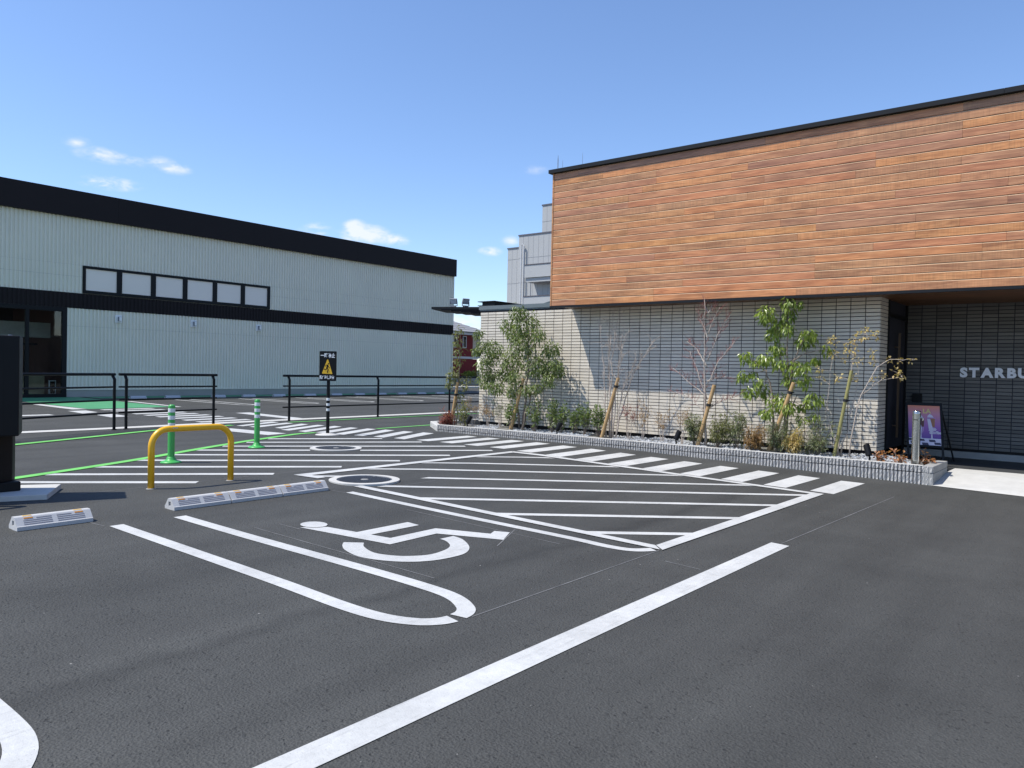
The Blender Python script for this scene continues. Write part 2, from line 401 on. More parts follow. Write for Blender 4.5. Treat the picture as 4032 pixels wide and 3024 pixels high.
M_TILE = mat('greige_wall_tile', (.63, .57, .48), .52, var=.05, scale=22, stretch=(.15, 1, 2.2), obj_var=.085, island_var=.085, bump=.06, bscale=70)
M_TILED = mat('shaded_porch_tile', (.115, .11, .10), .55, var=.06, scale=22, stretch=(.15, 1, 2.2), island_var=.25)  # darkened copy of the wall tile, with the porch shade in its colour
M_WOOD = wood_mat('cedar_board', 1.12)
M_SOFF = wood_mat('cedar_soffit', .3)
M_EDGE = mat('board_edge_highlight', (.72, .51, .32), .4, var=.06, scale=4)  # sun highlight on the boards' top bevel, painted in as a paler colour
M_COP = mat('grey_green_coping', (.13, .155, .165), .4, var=.05)
M_BLOCK = mat('split_face_block', (.43, .415, .395), .9, var=.16, scale=45, bump=.9, bscale=75, obj_var=.06)
M_SOIL = mat('planter_soil', (.17, .165, .15), .95, var=.3, scale=14, bump=.5)
M_GRAV = mat('crushed_stone', (.36, .37, .38), .9, var=.1, island_var=.35)
M_STEEL = mat('stainless_steel', (.62, .62, .60), .16, metal=1, var=.03)
M_STAKE = mat('timber_stake', (.44, .28, .125), .7, var=.18, scale=7, stretch=(6, 6, .6))
M_BAMB = mat('bamboo_stake', (.29, .26, .09), .55, var=.14, scale=5)
M_BARK = mat('grey_bark', (.20, .16, .125), .85, var=.25, scale=14, bump=.3)
M_TWIG = mat('pale_twig', (.46, .385, .32), .8, var=.2, scale=14)
M_TWIGR = mat('reddish_twig', (.27, .10, .085), .75, var=.2, scale=14)
M_TIE = mat('black_tie', (.012, .012, .012), .8)
M_IRON = mat('cast_iron', (.09, .095, .105), .5, metal=.6, var=.25, scale=20)
M_RED = mat('red_wall', (.17, .008, .013), .7, var=.05)
M_TRIM = mat('pale_trim', (.55, .55, .55), .6, var=.03)
M_ROOFT = mat('grey_roof_slate', (.30, .30, .31), .75, var=.08, scale=2)
M_CREAM = mat('cream_wall', (.58, .54, .46), .7, var=.03)
M_FACT = mat('pale_precast_panel', (.40, .405, .40), .7, var=.035, scale=.4)
M_FACTD = mat('panel_joint', (.31, .315, .32), .8)
M_GRROOF = mat('green_metal_roof', (.10, .20, .18), .45)
M_SIGNW = mat('sign_white', (.80, .80, .80), .5, var=.01)
M_SIGNY = mat('sign_yellow', (.83, .47, .02), .45, var=.02)
M_LETTER = mat('brushed_letter', (.74, .76, .80), .4, metal=.0, var=.03)
M_DARKGL = mat('dark_door_glass', (.004, .004, .005), .03, var=0, spec=.6)
M_BRONZE = mat('bronze_handle', (.13, .085, .055), .35, metal=.7)
M_PORCH = mat('porch_shade_grey', (.045, .047, .048), .6, var=.1, scale=3)  # porch shade is put into this floor colour; the shop floor shares it
M_LAMPG = mat('lamp_lens', (.42, .46, .52), .12, var=.02)
M_LAMPB = mat('lamp_housing', (.20, .21, .23), .45)
M_WALLLT = mat('light_grey_plastic', (.86, .84, .80), .5)
M_GLASS = glass_mat('shop_glass', (.9, .93, .92), .02, .9)
L_GRN = leaf_mat('evergreen_leaf', (.022, .048, .014), (.25, .30, .11))
L_GLOS = leaf_mat('glossy_leaf', (.055, .11, .016), (.33, .40, .085), rough=.3)
L_SHR = leaf_mat('shrub_leaf', (.05, .095, .028), (.24, .29, .11))
L_FEA = leaf_mat('feathery_leaf', (.065, .085, .045), (.29, .31, .17))
L_ORG = leaf_mat('orange_leaf', (.10, .075, .030), (.46, .27, .12))
L_RED = leaf_mat('red_leaf', (.15, .03, .028), (.34, .12, .09))
L_MAP = leaf_mat('bronze_maple_leaf', (.36, .23, .085), (.66, .54, .26))
L_PINK = leaf_mat('rusty_ground_leaf', (.28, .10, .05), (.52, .26, .12))
L_OLV = leaf_mat('olive_leaf', (.07, .085, .03), (.28, .28, .12))

# ------------------------------------------------------------------ ground and painted markings
gb = MB()
xs = [-600, -7.5, 4.0, 600]
for a, b_ in zip(xs, xs[1:]):
    gb.poly([(a, -600, gz(a)), (b_, -600, gz(b_)), (b_, 700, gz(b_)), (a, 700, gz(a))])
GROUND = gb.build('asphalt_ground', MA, kind='structure')

def clipx(pts, x, keep_less):
    out = []
    for i, p in enumerate(pts):
        q = pts[(i + 1) % len(pts)]
        pin = (p[0] <= x) if keep_less else (p[0] >= x)
        qin = (q[0] <= x) if keep_less else (q[0] >= x)
        if pin: out.append(p)
        if pin != qin:
            t = (x - p[0]) / (q[0] - p[0]); out.append((x, p[1] + t * (q[1] - p[1])))
    return out
def ccw(pts):
    a = sum(p[0] * q[1] - q[0] * p[1] for p, q in zip(pts, pts[1:] + pts[:1]))
    return pts if a > 0 else pts[::-1]
def mark_polys(mb, polys, h):
    for pts in polys:
        pts = ccw([tuple(p[:2]) for p in pts])
        xv = [p[0] for p in pts]
        parts = [pts] if max(xv) <= -7.5 or min(xv) >= -7.5 else [clipx(pts, -7.5, True), clipx(pts, -7.5, False)]
        for q in parts:
            if len(q) > 2: mb.poly([(x, y, gz(x) + h) for x, y in q])
def smooth_loop(pts, n=4):
    k = len(pts); out = []
    for i in range(k):
        p0, p1, p2, p3 = (Vector(pts[(i + d) % k]) for d in (-1, 0, 1, 2))
        for j in range(n):
            t = j / n; out.append(tuple(.5 * ((2 * p1) + (p2 - p0) * t + (2 * p0 - 5 * p1 + 4 * p2 - p3) * t * t + (3 * p1 - p0 - 3 * p2 + p3) * t ** 3)))
    return out
def mark(name, polys, h=.004, m=M_PAINT):
    mb = MB(); mark_polys(mb, polys, h); return mb.build(name, m, GROUND)
def band(path, wd):
    P = [Vector((p[0], p[1])) for p in path]; L_, R_ = [], []
    for i, p in enumerate(P):
        d = (P[min(i + 1, len(P) - 1)] - P[max(i - 1, 0)]).normalized(); n = Vector((-d.y, d.x)) * wd / 2
        L_.append(tuple(p + n)); R_.append(tuple(p - n))
    return [[L_[i], L_[i + 1], R_[i + 1], R_[i]] for i in range(len(P) - 1)]
def arc_path(pts, n=5):                       # Catmull-Rom through the control points
    out = []
    for i in range(len(pts) - 1):
        p0, p1, p2, p3 = (Vector(pts[max(i - 1, 0)]), Vector(pts[i]), Vector(pts[i + 1]), Vector(pts[min(i + 2, len(pts) - 1)]))
        for k in range(n):
            t = k / n
            out.append(.5 * ((2 * p1) + (p2 - p0) * t + (2 * p0 - 5 * p1 + 4 * p2 - p3) * t * t + (3 * p1 - p0 - 3 * p2 + p3) * t ** 3))
    out.append(Vector(pts[-1])); return out

mark('stop_line', [[(-2.50, -3.0), (-2.335, -3.0), (-2.335, 6.83), (-2.50, 6.84)]])
U_OUT = arc_path([(-6.72, 3.015), (-5.6, 3.03), (-4.4, 3.042), (-3.75, 3.035), (-3.42, 3.065), (-3.22, 3.15), (-3.13, 3.25), (-3.105, 3.34)])
U_IN = arc_path([(-6.72, 3.575), (-5.6, 3.605), (-4.3, 3.665), (-3.65, 3.675), (-3.38, 3.645), (-3.2, 3.555), (-3.13, 3.475), (-3.11, 3.395)])
mark('parking_line', band(U_OUT, .117)); mark('parking_line', band(U_IN, .117))
mark('parking_line', band([(p.x + .11, p.y - 2.525) for p in U_OUT], .117)); mark('parking_line', band([(p.x + .11, p.y - 2.525) for p in U_IN], .117))
mark('parking_line', band(arc_path([(-6.755, 5.55), (-5.2, 5.565), (-3.85, 5.60), (-3.5, 5.59), (-3.3, 5.61), (-3.19, 5.67), (-3.11, 5.79)]), .10))
# hatched clear zone beside the accessible bay
MH1, MH2 = (-7.28, 6.21), (-10.41, 8.25)
mark('zone_outline', [[(-8.19, 5.84), (-8.02, 5.99), (-8.03, 10.03), (-8.19, 10.19)]], .008)
mark('zone_outline', [[(-8.185, 5.83), (-8.02, 5.985), (-7.74, 5.985), (-7.74, 5.865)]], .008)
mark('zone_outline', [[(-7.0, 5.815), (-3.06, 5.815), (-3.165, 5.925), (-7.0, 5.925)]], .008)
mark('zone_outline', [[(-3.16, 5.93), (-3.04, 5.82), (-3.02, 10.05), (-3.16, 9.93)]], .008)
mark('zone_outline', [[(-8.18, 10.19), (-8.03, 10.035), (-3.165, 9.93), (-3.02, 10.055)]], .008)
def clip_rect(pts, x0, x1, y0, y1):
    pts = clipx(clipx(pts, x1, True), x0, False)
    sw = [(p[1], p[0]) for p in pts]
    sw = clipx(clipx(sw, y1, True), y0, False)
    return [(p[1], p[0]) for p in sw]
for i, c in enumerate((17.17, 15.98, 14.95, 13.91, 12.93, 11.90, 10.82, 9.74)):
    hw = .075
    x_lo, x_hi = -8.02, -3.16
    segs = [(x_lo, x_hi)]
    if i == 3: segs = [(x_lo, -7.66), (-6.98, x_hi)]
    if i == 4: segs = [(-6.84, x_hi)]
    for a, b_ in segs:
        q = clip_rect([(a, a + c - hw), (b_, b_ + c - hw), (b_, b_ + c + hw), (a, a + c + hw)], x_lo, x_hi, 5.93, 9.97)
        if len(q) > 2: mark('hatch_stripe', [q])
for i, (l, r) in enumerate((((-10.2, 2.75), (-8.41, 4.68)), ((-10.16, 3.74), (-8.44, 5.72)), ((-10.52, 4.42), (-8.44, 6.79)), ((-10.9, 5.10), (-8.43, 7.86)),
        ((-11.22, 5.80), (-8.45, 8.95)), ((-11.56, 6.42), (-8.5, 10.05)), ((-11.86, 7.04), (-9.28, 10.22)), ((-12.2, 7.70), (-10.33, 10.17)), ((-12.54, 8.36), (-11.3, 10.06)))):
    l, r = Vector(l), Vector(r); d = (r - l).normalized()
    segs = [(l, r)]
    if i == 5:
        t = (Vector(MH2) - l).dot(d); segs = [(l, l + d * (t - .40)), (l + d * (t + .40), r)]
    n = Vector((-d.y, d.x)) * .078
    for a, b_ in segs:
        a2, b2 = a - Vector((0, .08)), b_ + Vector((.0, .13))
        mark('hatch_stripe', [[tuple(a - n), tuple(b_ - n + Vector((0, 0))), tuple(b_ + n), tuple(a + n)]])
# crosswalk
CW = [[(-3.24,10.19),(-2.94,10.17),(-2.92,11.54),(-3.23,11.52)],[(-3.84,10.16),(-3.54,10.16),(-3.52,11.51),(-3.84,11.53)],[(-4.44,10.15),(-4.13,10.14),(-4.11,11.50),(-4.43,11.51)],
 [(-5.06,10.16),(-4.75,10.15),(-4.74,11.50),(-5.04,11.50)],[(-5.67,10.16),(-5.35,10.15),(-5.34,11.50),(-5.67,11.53)],[(-6.28,10.18),(-5.96,10.19),(-5.96,11.54),(-6.29,11.56)],
 [(-6.89,10.19),(-6.57,10.19),(-6.59,11.58),(-6.91,11.6)],[(-7.5,10.21),(-7.19,10.2),(-7.22,11.63),(-7.55,11.66)],[(-8.19,10.32),(-7.85,10.28),(-7.88,11.70),(-8.23,11.76)],
 [(-8.89,10.43),(-8.55,10.42),(-8.58,11.83),(-8.93,11.86)],[(-9.5,10.43),(-9.17,10.43),(-9.22,11.86),(-9.55,11.87)],[(-10.12,10.43),(-9.8,10.43),(-9.85,11.88),(-10.16,11.86)],
 [(-10.68,10.37),(-10.37,10.38),(-10.43,11.84),(-10.73,11.87)],[(-11.22,10.29),(-10.93,10.29),(-11.55,11.73),(-11.86,11.72)],[(-11.73,10.21),(-11.44,10.22),(-12.08,11.64),(-12.36,11.63)],
 [(-12.21,10.12),(-11.96,10.14),(-12.61,11.58),(-12.89,11.56)],[(-12.7,10.0),(-12.4,10.01),(-13.11,11.49),(-13.36,11.45)],[(-13.20,9.93),(-12.87,9.93),(-13.58,11.37),(-13.83,11.36)],
 [(-13.65,9.82),(-13.36,9.79),(-14.1,11.33),(-14.38,11.34)],[(-14.15,9.74),(-13.88,9.76),(-14.6,11.23),(-14.87,11.24)],[(-14.68,9.95),(-14.42,9.95),(-15.09,11.15),(-15.36,11.14)],
 [(-15.24,9.68),(-14.94,9.66),(-15.59,11.08),(-15.84,11.06)],[(-15.65,9.61),(-15.44,9.65),(-16.05,11.01),(-16.34,10.98)]]
for k in range(9):
    x = -17.28 - .715 * k; y0, y1 = 9.53 + .035 * k, 10.95 + .05 * k
    CW.append([(x, y0), (x + .34, y0 - .02), (x + .17, y1), (x - .16, y1 + .02)])
for q in CW: mark('crosswalk_stripe', [q])
mark('guide_bar', [[(-19.78, 12.12), (-19.2, 12.07), (-16.8, 11.92), (-16.95, 12.33), (-19.8, 12.58)]])
mark('guide_bar', [[(-15.06, 9.12), (-14.76, 8.68), (-13.22, 8.81), (-13.33, 9.31)]])
mark('guide_bar', [[(-21.5, 3.0), (-21.12, 3.0), (-21.12, 7.93), (-21.5, 7.93)]])
mark('guide_bar', [[(-22.68, 8.84), (-21.46, 8.73), (-21.82, 9.26), (-22.76, 9.34)]]); mark('guide_bar', [[(-20.88, 8.78), (-19.66, 8.66), (-19.82, 9.16), (-21.14, 9.28)]])
mark('green_lane_line', band(arc_path([(-9.5, 2.1), (-10.06, 3.37), (-10.6, 4.55), (-11.03, 5.38), (-11.45, 6.12), (-11.85, 6.83), (-12.3, 7.68), (-12.58, 8.27), (-12.93, 9.05), (-13.08, 9.45), (-13.1, 9.85)]), .15), .008, M_GREEN)
mark('green_lane_line', band(arc_path([(-13.6, 3.8), (-14.0, 4.69), (-14.54, 5.87), (-15.3, 7.45), (-15.6, 8.3), (-15.72, 9.2), (-15.74, 9.58)]), .16), .012, M_GREEN)
mark('green_lane_line', band([(-15.84, 11.15), (-15.88, 13.3), (-15.95, 16.3), (-16.0, 20.5)], .12), .012, M_GREEN)
mark('green_lane_line', band([(-13.17, 11.56), (-13.30, 13.39), (-13.3, 14.2)], .11), .008, M_GREEN)
mark('gutter_strip', band([(-16.25, 0), (-16.35, 5.5), (-16.38, 7.2), (-16.47, 8.7), (-16.65, 11.9), (-16.73, 14.7), (-16.78, 17.2), (-16.9, 26)], .40), .008, M_CONC)
# markings of the far lot
mark('green_bay_surfacing', [[(-31.3, 9.75), (-23.4, 9.68), (-23.5, 12.15), (-31.3, 12.55)]], .004, M_GREEN2)
mark('green_walk_surfacing', [[(-31.3, 4.0), (-27.3, 4.0), (-27.3, 9.2), (-31.3, 9.2)]], .004, M_GREEN2)
mark('green_walk_surfacing', [[(-31.3, 12.8), (-29.95, 12.8), (-29.95, 33), (-31.3, 33)]], .004, M_GREEN2)
mark('bay_line', [[(-27.0, 9.30), (-23.3, 9.20), (-23.3, 9.60), (-27.0, 9.55)]], .008); mark('bay_line', [[(-27.4, 12.55), (-23.3, 12.25), (-23.3, 12.42), (-27.4, 12.75)]], .008)
for k, yc in enumerate((14.95, 17.6, 20.28, 23.0, 25.75, 28.5, 31.2)):
    p = [(-28.0, yc - .29)] + [(-23.75 + .28 * math.sin(t * math.pi / 8), yc - .27 * math.cos(t * math.pi / 8)) for t in range(9)] + [(-28.0, yc + .31)]
    mark('bay_line', band(p, .12))
# accessible-bay wheelchair symbol
wc = [[(-5.665 + .125 * math.cos(t * .3927), 4.26 + .115 * math.sin(t * .3927)) for t in range(16)],
      [(-5.66,4.11),(-4.69,4.28),(-4.71,4.84),(-4.32,5.03),(-4.17,5.10),(-4.31,5.36),(-4.44,5.30),(-4.39,5.19),(-4.86,4.98),(-4.85,4.43),(-5.05,4.39),(-5.05,4.96),(-5.21,4.97),(-5.20,4.36),(-5.52,4.30),(-5.60,4.22)],
      [(-4.99,4.05),(-4.87,4.16),(-4.76,4.07),(-4.57,4.01),(-4.41,4.06),(-4.31,4.15),(-4.24,4.30),(-4.27,4.50),(-4.34,4.62),(-4.46,4.70),(-4.55,4.72),(-4.55,4.88),(-4.41,4.85),(-4.21,4.71),(-4.10,4.56),(-4.07,4.41),(-4.10,4.19),(-4.20,4.02),(-4.37,3.90),(-4.57,3.85),(-4.79,3.90),(-4.92,3.98)]]
W2 = wc[2]
wc[2] = [W2[0]] + [tuple(p) for p in arc_path(W2[1:11], 4)] + [tuple(p) for p in arc_path(W2[11:] + [W2[0]], 4)][:-1]
SYM = [mark('wheelchair_symbol', [wc[1]], .004), mark('wheelchair_symbol', [wc[0]], .008), mark('wheelchair_symbol', [wc[2]], .004)]
for a, b_ in (((-5.65, 5.37), (-3.76, 5.35)), ((-4.07, 4.9), (-4.36, 5.5)), ((-5.9, 4.06), (-5.6, 4.07)), ((-5.91, 3.82), (-3.77, 3.86)), ((-2.42, 6.87), (-2.34, 10.64)),
              ((-3.05, 3.45), (-3.06, 5.8)), ((-2.86, 5.52), (-2.55, 5.5)), ((-8.46, 3.43), (-8.43, 10.0)), ((-6.73, 6.36), (-6.75, 6.9)), ((-6.75, 2.93), (-6.95, 2.9)), ((-6.76, 5.5), (-6.98, 5.47))):
    mark('chalk_line', band([a, b_], .010), .0025, M_CHALK)

# manhole covers
def manhole(c, label, grid):
    z = gz(c[0] if c[0] < -7.5 else -7.4)
    t = thing('manhole_cover', label, 'manhole', (c[0], c[1], z), 'manholes in the hatched paving')
    n = 48; mb = MB()
    for k in range(n):
        a0, a1 = 2 * math.pi * k / n, 2 * math.pi * (k + 1) / n
        def P(r, a, h): return (c[0] + r * math.cos(a), c[1] + r * math.sin(a), z + h)
        mb.poly([P(.425, a0, -.02), P(.425, a1, -.02), P(.425, a1, .013), P(.425, a0, .013)])
        mb.poly([P(.425, a0, .013), P(.425, a1, .013), P(.335, a1, .015), P(.335, a0, .015)])
        mb.poly([P(.335, a0, .015), P(.335, a1, .015), P(.335, a1, -.0), P(.335, a0, -.0)])
    mb.build('concrete_collar', M_CONC, t)
    lid = MB().lathe([(.0, .004), (.325, .004), (.33, .009), (.315, .009), (.312, .006), (.0, .006)], (c[0], c[1], z), 48).build('iron_lid', M_IRON, t)
    tb = MB(); st = .034
    for i in range(-9, 10):
        for j in range(-9, 10):
            x, y = i * st, j * st
            if x * x + y * y > .295 ** 2 or x * x + y * y < .05 ** 2: continue
            if grid: tb.box(c[0] + x - .011, c[0] + x + .011, c[1] + y - .011, c[1] + y + .011, z + .0055, z + .012)
            elif j % 2 == 0: tb.box(c[0] + x - .018, c[0] + x + .018, c[1] + y - .010, c[1] + y + .010, z + .0055, z + .012)
    tb.build('tread_pattern', M_IRON, lid)
    MB().lathe([(.045, .006), (.045, .013), (.02, .014)], (c[0], c[1], z), 16).build('lid_boss', M_CONC2, lid)
manhole(MH1, 'round iron manhole lid with studded grid in a concrete ring, by the wheel stops', True)
manhole(MH2, 'round iron manhole lid with bar ridges in a concrete ring, nearer the stop sign', False)

# ------------------------------------------------------------------ cafe building
CY, WY, IY = 14.0, 13.2, 15.9                 # tile wall, cedar face, inner porch wall
XL, XR, XE = -12.30, -3.37, 9.0
ZS, ZT, ZB = 2.92, 5.69, .31                  # soffit, top of boards, bottom of tiles
CAFE = thing('cafe_building', 'low cafe with cedar board upper storey over a greige tiled wall', 'building', (-8, CY, .15))
cb = MB()
cb.box(XL + .012, XR - .012, CY + .012, 20, ZB, ZS + .06)
cb.build('tile_backing', M_NAVY, CAFE)
MB().box(XR - .02, XE, IY + .012, 20, ZB, ZS - .005).build('porch_wall_backing', M_NAVY, CAFE)
MB().box(XL + .03, XR - .03, CY + .03, 19.9, -.1, ZB).box(XR - .03, XE, IY + .03, 19.9, -.1, ZB - .003).build('wall_base', M_BLK, CAFE)
MB().box(XR - .01, XE, IY - .02, IY + .029, .1, ZB - .045).build('wall_plinth', M_CONC2, CAFE)
MB().box(XL - .03, -9.62, CY - .03, 20.05, ZS + .062, ZS + .15).box(XL - .015, -9.63, CY - .015, 20.02, ZS + .035, ZS + .061).build('wall_coping', M_COP, CAFE)
# tiles: 227 x 60 mm, stack bond
tm = bpy.data.meshes.new('tile'); _b = MB()
TW, TH = .2305, .0540
_b.hexa([(-TW/2+.0015, 0, -TH/2+.0015), (TW/2-.0015, 0, -TH/2+.0015), (TW/2, .013, -TH/2), (-TW/2, .013, -TH/2), (-TW/2+.0015, 0, TH/2-.0015), (TW/2-.0015, 0, TH/2-.0015), (TW/2, .013, TH/2), (-TW/2, .013, TH/2)])
tm.from_pydata(_b.v, [], _b.f); tm.materials.append(M_TILE)
PX, PZ = (XR - XL) / 37.0, (ZS - ZB) / 40.0
spots = []
for i in range(37):
    for j in range(40): spots.append((XL + PX * (i + .5), CY, ZB + PZ * (j + .5), 0))
for j in range(40):
    for i in range(2): spots.append((XR, CY + .013 + PX * (i + .5), ZB + PZ * (j + .5), 1))
n_in = int((XE - XR) / PX)
for i in range(n_in):
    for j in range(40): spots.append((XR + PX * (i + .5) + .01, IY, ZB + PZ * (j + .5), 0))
camv = Vector((0, 0, CAM_H))
spots.sort(key=lambda s: ((Vector(s[:3]) - camv).length + (100 if s[1] > 15 else 0) + (2 if s[3] else 0)))
sb, si_ = MB(), MB()
for k, (x, y, z, sd) in enumerate(spots):
    jit = R.uniform(-.0008, .0008)
    if k < 300 and not sd:
        o = inst(tm, 'tile', CAFE, (x, y + jit, z)); o.rotation_euler = (R.uniform(-.004, .004), 0, R.uniform(-.003, .003))
    elif not sd:
        a = R.uniform(-.0006, .0006)
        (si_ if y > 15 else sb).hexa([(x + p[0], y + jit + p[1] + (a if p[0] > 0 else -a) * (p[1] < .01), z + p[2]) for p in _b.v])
    else:
        sb.hexa([(x - p[1] + .0, y + p[0], z + p[2]) for p in _b.v])
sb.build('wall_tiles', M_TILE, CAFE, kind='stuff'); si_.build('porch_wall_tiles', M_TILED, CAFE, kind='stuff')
# cedar box: core, boards, corner trim, fascia, flashing, soffit
MB().box(-9.62, XE, WY + .03, 20, ZS + .03, ZT).build('upper_core', M_SIDB, CAFE)
BP = (ZT - ZS) / 21.0
plank_meshes = {}
def plank_mesh(ln, h, mm):
    key = (round(ln, 2), mm.name)
    if key not in plank_meshes:
        m_ = MB(); l, g = ln / 2 - .0012, h / 2
        prof = [(0, -g + .0032), (0, g - .0160), (.015, g - .0012), (.028, g - .0012), (.028, -g + .0032)]   # y, z: sloping top edge
        m_.prism([(-l, p[0], p[1]) for p in prof], (2 * l, 0, 0))
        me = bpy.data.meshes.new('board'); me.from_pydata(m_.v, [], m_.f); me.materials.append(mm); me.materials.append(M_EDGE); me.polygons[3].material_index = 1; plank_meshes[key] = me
    return plank_meshes[key]
LENS = [1.5, 1.8, 2.4, 2.7, 3.0, 3.3, 3.6, 3.9, 4.2]
for r_ in range(21):
    x = -9.62; z = ZS + BP * (r_ + .5)
    first = True
    while x < XE:
        ln = R.choice(LENS) if not first else R.choice([.6, .9, 1.2, 1.8, 2.4]); first = False
        ln = min(ln, XE - x)
        if XE - x - ln < .5: ln = XE - x
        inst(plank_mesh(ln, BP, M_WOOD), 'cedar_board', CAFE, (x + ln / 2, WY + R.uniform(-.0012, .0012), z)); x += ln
MB().box(-9.655, -9.622, WY - .008, WY + .06, ZS - .0, ZT).build('corner_trim', M_WOOD, CAFE)
for a, b_ in ((-9.72, -8.9), (-8.895, -5.9), (-5.895, -1.6), (-1.595, 3.0), (3.005, XE)):
    MB().box(a, b_, WY - .075, WY + .25, ZT, ZT + .074).build('roof_fascia', M_BLKF, CAFE)
MB().box(-9.70, XE, WY - .05, 20, ZT + .005, ZT + .06).build('roof_deck', M_BLKF, CAFE)
MB().box(-9.66, XE, WY - .012, WY + .05, ZS - .045, ZS - .002).build('drip_flashing', M_BLKF, CAFE)
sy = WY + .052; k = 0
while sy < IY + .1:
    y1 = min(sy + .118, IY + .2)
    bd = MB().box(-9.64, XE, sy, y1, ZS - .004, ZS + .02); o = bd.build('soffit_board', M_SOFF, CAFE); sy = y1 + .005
MB().box(-9.645, XE, WY + .05, IY + .3, ZS + .021, ZS + .03).build('soffit_backing', M_SIDB, CAFE)
# black entrance door in the return wall
dr = MB().box(XR - .06, XR - .03, CY + .5, IY + .01, .15, ZS - .01).build('entrance_door', M_DARKGL, CAFE)
MB().box(XR - .028, XR + .02, CY + .498, CY + .55, .15, ZS - .012).box(XR - .028, XR + .02, IY - .07, IY - .012, .15, ZS - .012).box(XR - .027, XR + .018, CY + .552, IY - .072, 2.62, 2.68).box(XR - .027, XR + .018, CY + .552, IY - .072, .15, .22).build('door_frame', M_BLK, dr)
MB().box(XR + .055, XR + .09, 15.03, 15.065, .50, 2.36).box(XR - .03, XR + .054, 15.04, 15.055, .70, .72).box(XR - .03, XR + .054, 15.04, 15.055, 2.1, 2.12).build('door_handle', M_BRONZE, dr)
# lightning rod and aerials at the roof corner
for n_, x, h in (('lightning_rod', -9.62, .34), ('aerial', -9.0, .30), ('aerial', -9.5, .22)):
    MB().tube([(x, WY + .12, ZT + .08), (x, WY + .12, ZT + .08 + h * .7), (x, WY + .12, ZT + .08 + h)], [.008, .008, .002] if n_ == 'lightning_rod' else [.003, .003, .001], 6).build(n_, M_LAMPB, CAFE)
# letters on the porch wall
LET = thing('wall_lettering', 'grey metal STARBUCKS letters fixed to the dark tiled porch wall', 'lettering', (-1.7, IY - .03, 1.6))
lx = -2.47
for ch in 'STARBUCKS':
    me = text_mesh(ch, .222, .0125, 1.06, .012)
    wd = max(v.co.x for v in me.vertices) - min(v.co.x for v in me.vertices)
    put_text(me, 'letter', LET, (lx + wd / 2, IY - .028, 1.685), (1, 0, 0), (0, 0, 1), M_LETTER); lx += wd + .02
# porch floor and ramp
PZ0 = .15
rb = MB()
for x0, x1 in ((-2.2, 4.0), (4.0, 12.0)):
    rb.poly([(x0, 12.19, gz(x0) + .006), (x1, 12.10, gz(x1) + .006), (x1, 13.3, PZ0), (x0, 13.3, PZ0)])
    rb.poly([(x0, 13.3, PZ0), (x1, 13.3, PZ0), (x1, 13.95, PZ0), (x0, 13.95, PZ0)])
rb.build('concrete_ramp', M_CONC, kind='structure')
MB().box(-3.6, XE + 1, 13.953, 16.5, -.1, PZ0 - .001).build('porch_floor', M_PORCH, kind='structure')

# canopy at the drive side of the cafe
CAN = thing('drive_canopy', 'black flat canopy with stepped underside at the far end of the tiled wall', 'canopy', (-13.8, 14.8, 2.9))
a, b_ = Vector((-14.40, 14.44)), Vector((-12.36, 15.40)); d = (b_ - a).normalized(); nn = Vector((-d.y, d.x))
for k in range(5):
    s0 = k * .265; z1 = 3.165 - .062 - .026 * (k - 1) if k else 3.165; z0 = 3.165 - .062 - .026 * k
    p = a + d * s0 + nn * (.02 * k)
    q = [p, b_ + nn * (.02 * k), b_ + nn * 1.3, p + nn * 1.3]
    MB().prism([(v.x, v.y, z0) for v in q], (0, 0, z1 - z0 - (.0005 if k else 0))).build('canopy_step', M_BLKF, CAN)
bm_ = MB().box(-12.62, -12.20, 14.42, 15.6, 3.135, 3.215).box(-12.72, -12.18, 14.36, 15.65, 3.216, 3.232).box(-12.72, -12.18, 14.36, 15.65, 3.118, 3.134)
bm_.build('steel_beam', M_BLKF, CAN)
def flood(p, ang, label):
    t = thing('floodlight', label, 'floodlight', p, 'floodlights on the canopy')
    c, s_ = math.cos(ang), math.sin(ang); ax = Vector((c, s_, 0)); ay = Vector((-s_, c, 0)); tilt = .45
    fw_ = (-ay * math.cos(tilt) - Vector((0, 0, math.sin(tilt)))); up = ax.cross(fw_) * -1
    if up.z < 0: up = -up
    ctr = Vector(p) + Vector((0, 0, .155))
    h = MB().obox(ctr, ax * .095, up * .075, fw_ * .025).build('housing', M_LAMPB, t, bevel=.008)
    MB().obox(ctr + fw_ * .026, ax * .080, up * .058, fw_ * .003).build('lens', M_LAMPG, h)
    MB().obox(Vector(p) + Vector((0, 0, .04)), ax * .10, Vector((0, 0, .006)), ay * .03).obox(Vector(p) + ax * .098 + Vector((0, 0, .09)), ax * .004, Vector((0, 0, .055)), ay * .018).obox(Vector(p) - ax * .098 + Vector((0, 0, .09)), ax * .004, Vector((0, 0, .055)), ay * .018).build('bracket', M_LAMPB, t)
    MB().obox(Vector(p) + Vector((0, 0, .017)), ax * .06, Vector((0, 0, .017)), ay * .05).build('base', M_LAMPB, t)
flood((-13.93, 14.78, 3.165), .5, 'left of two grey floodlights, facing forward on the black canopy')
flood((-13.66, 14.95, 3.165), 1.25, 'right of two grey floodlights, turned sideways on the black canopy')

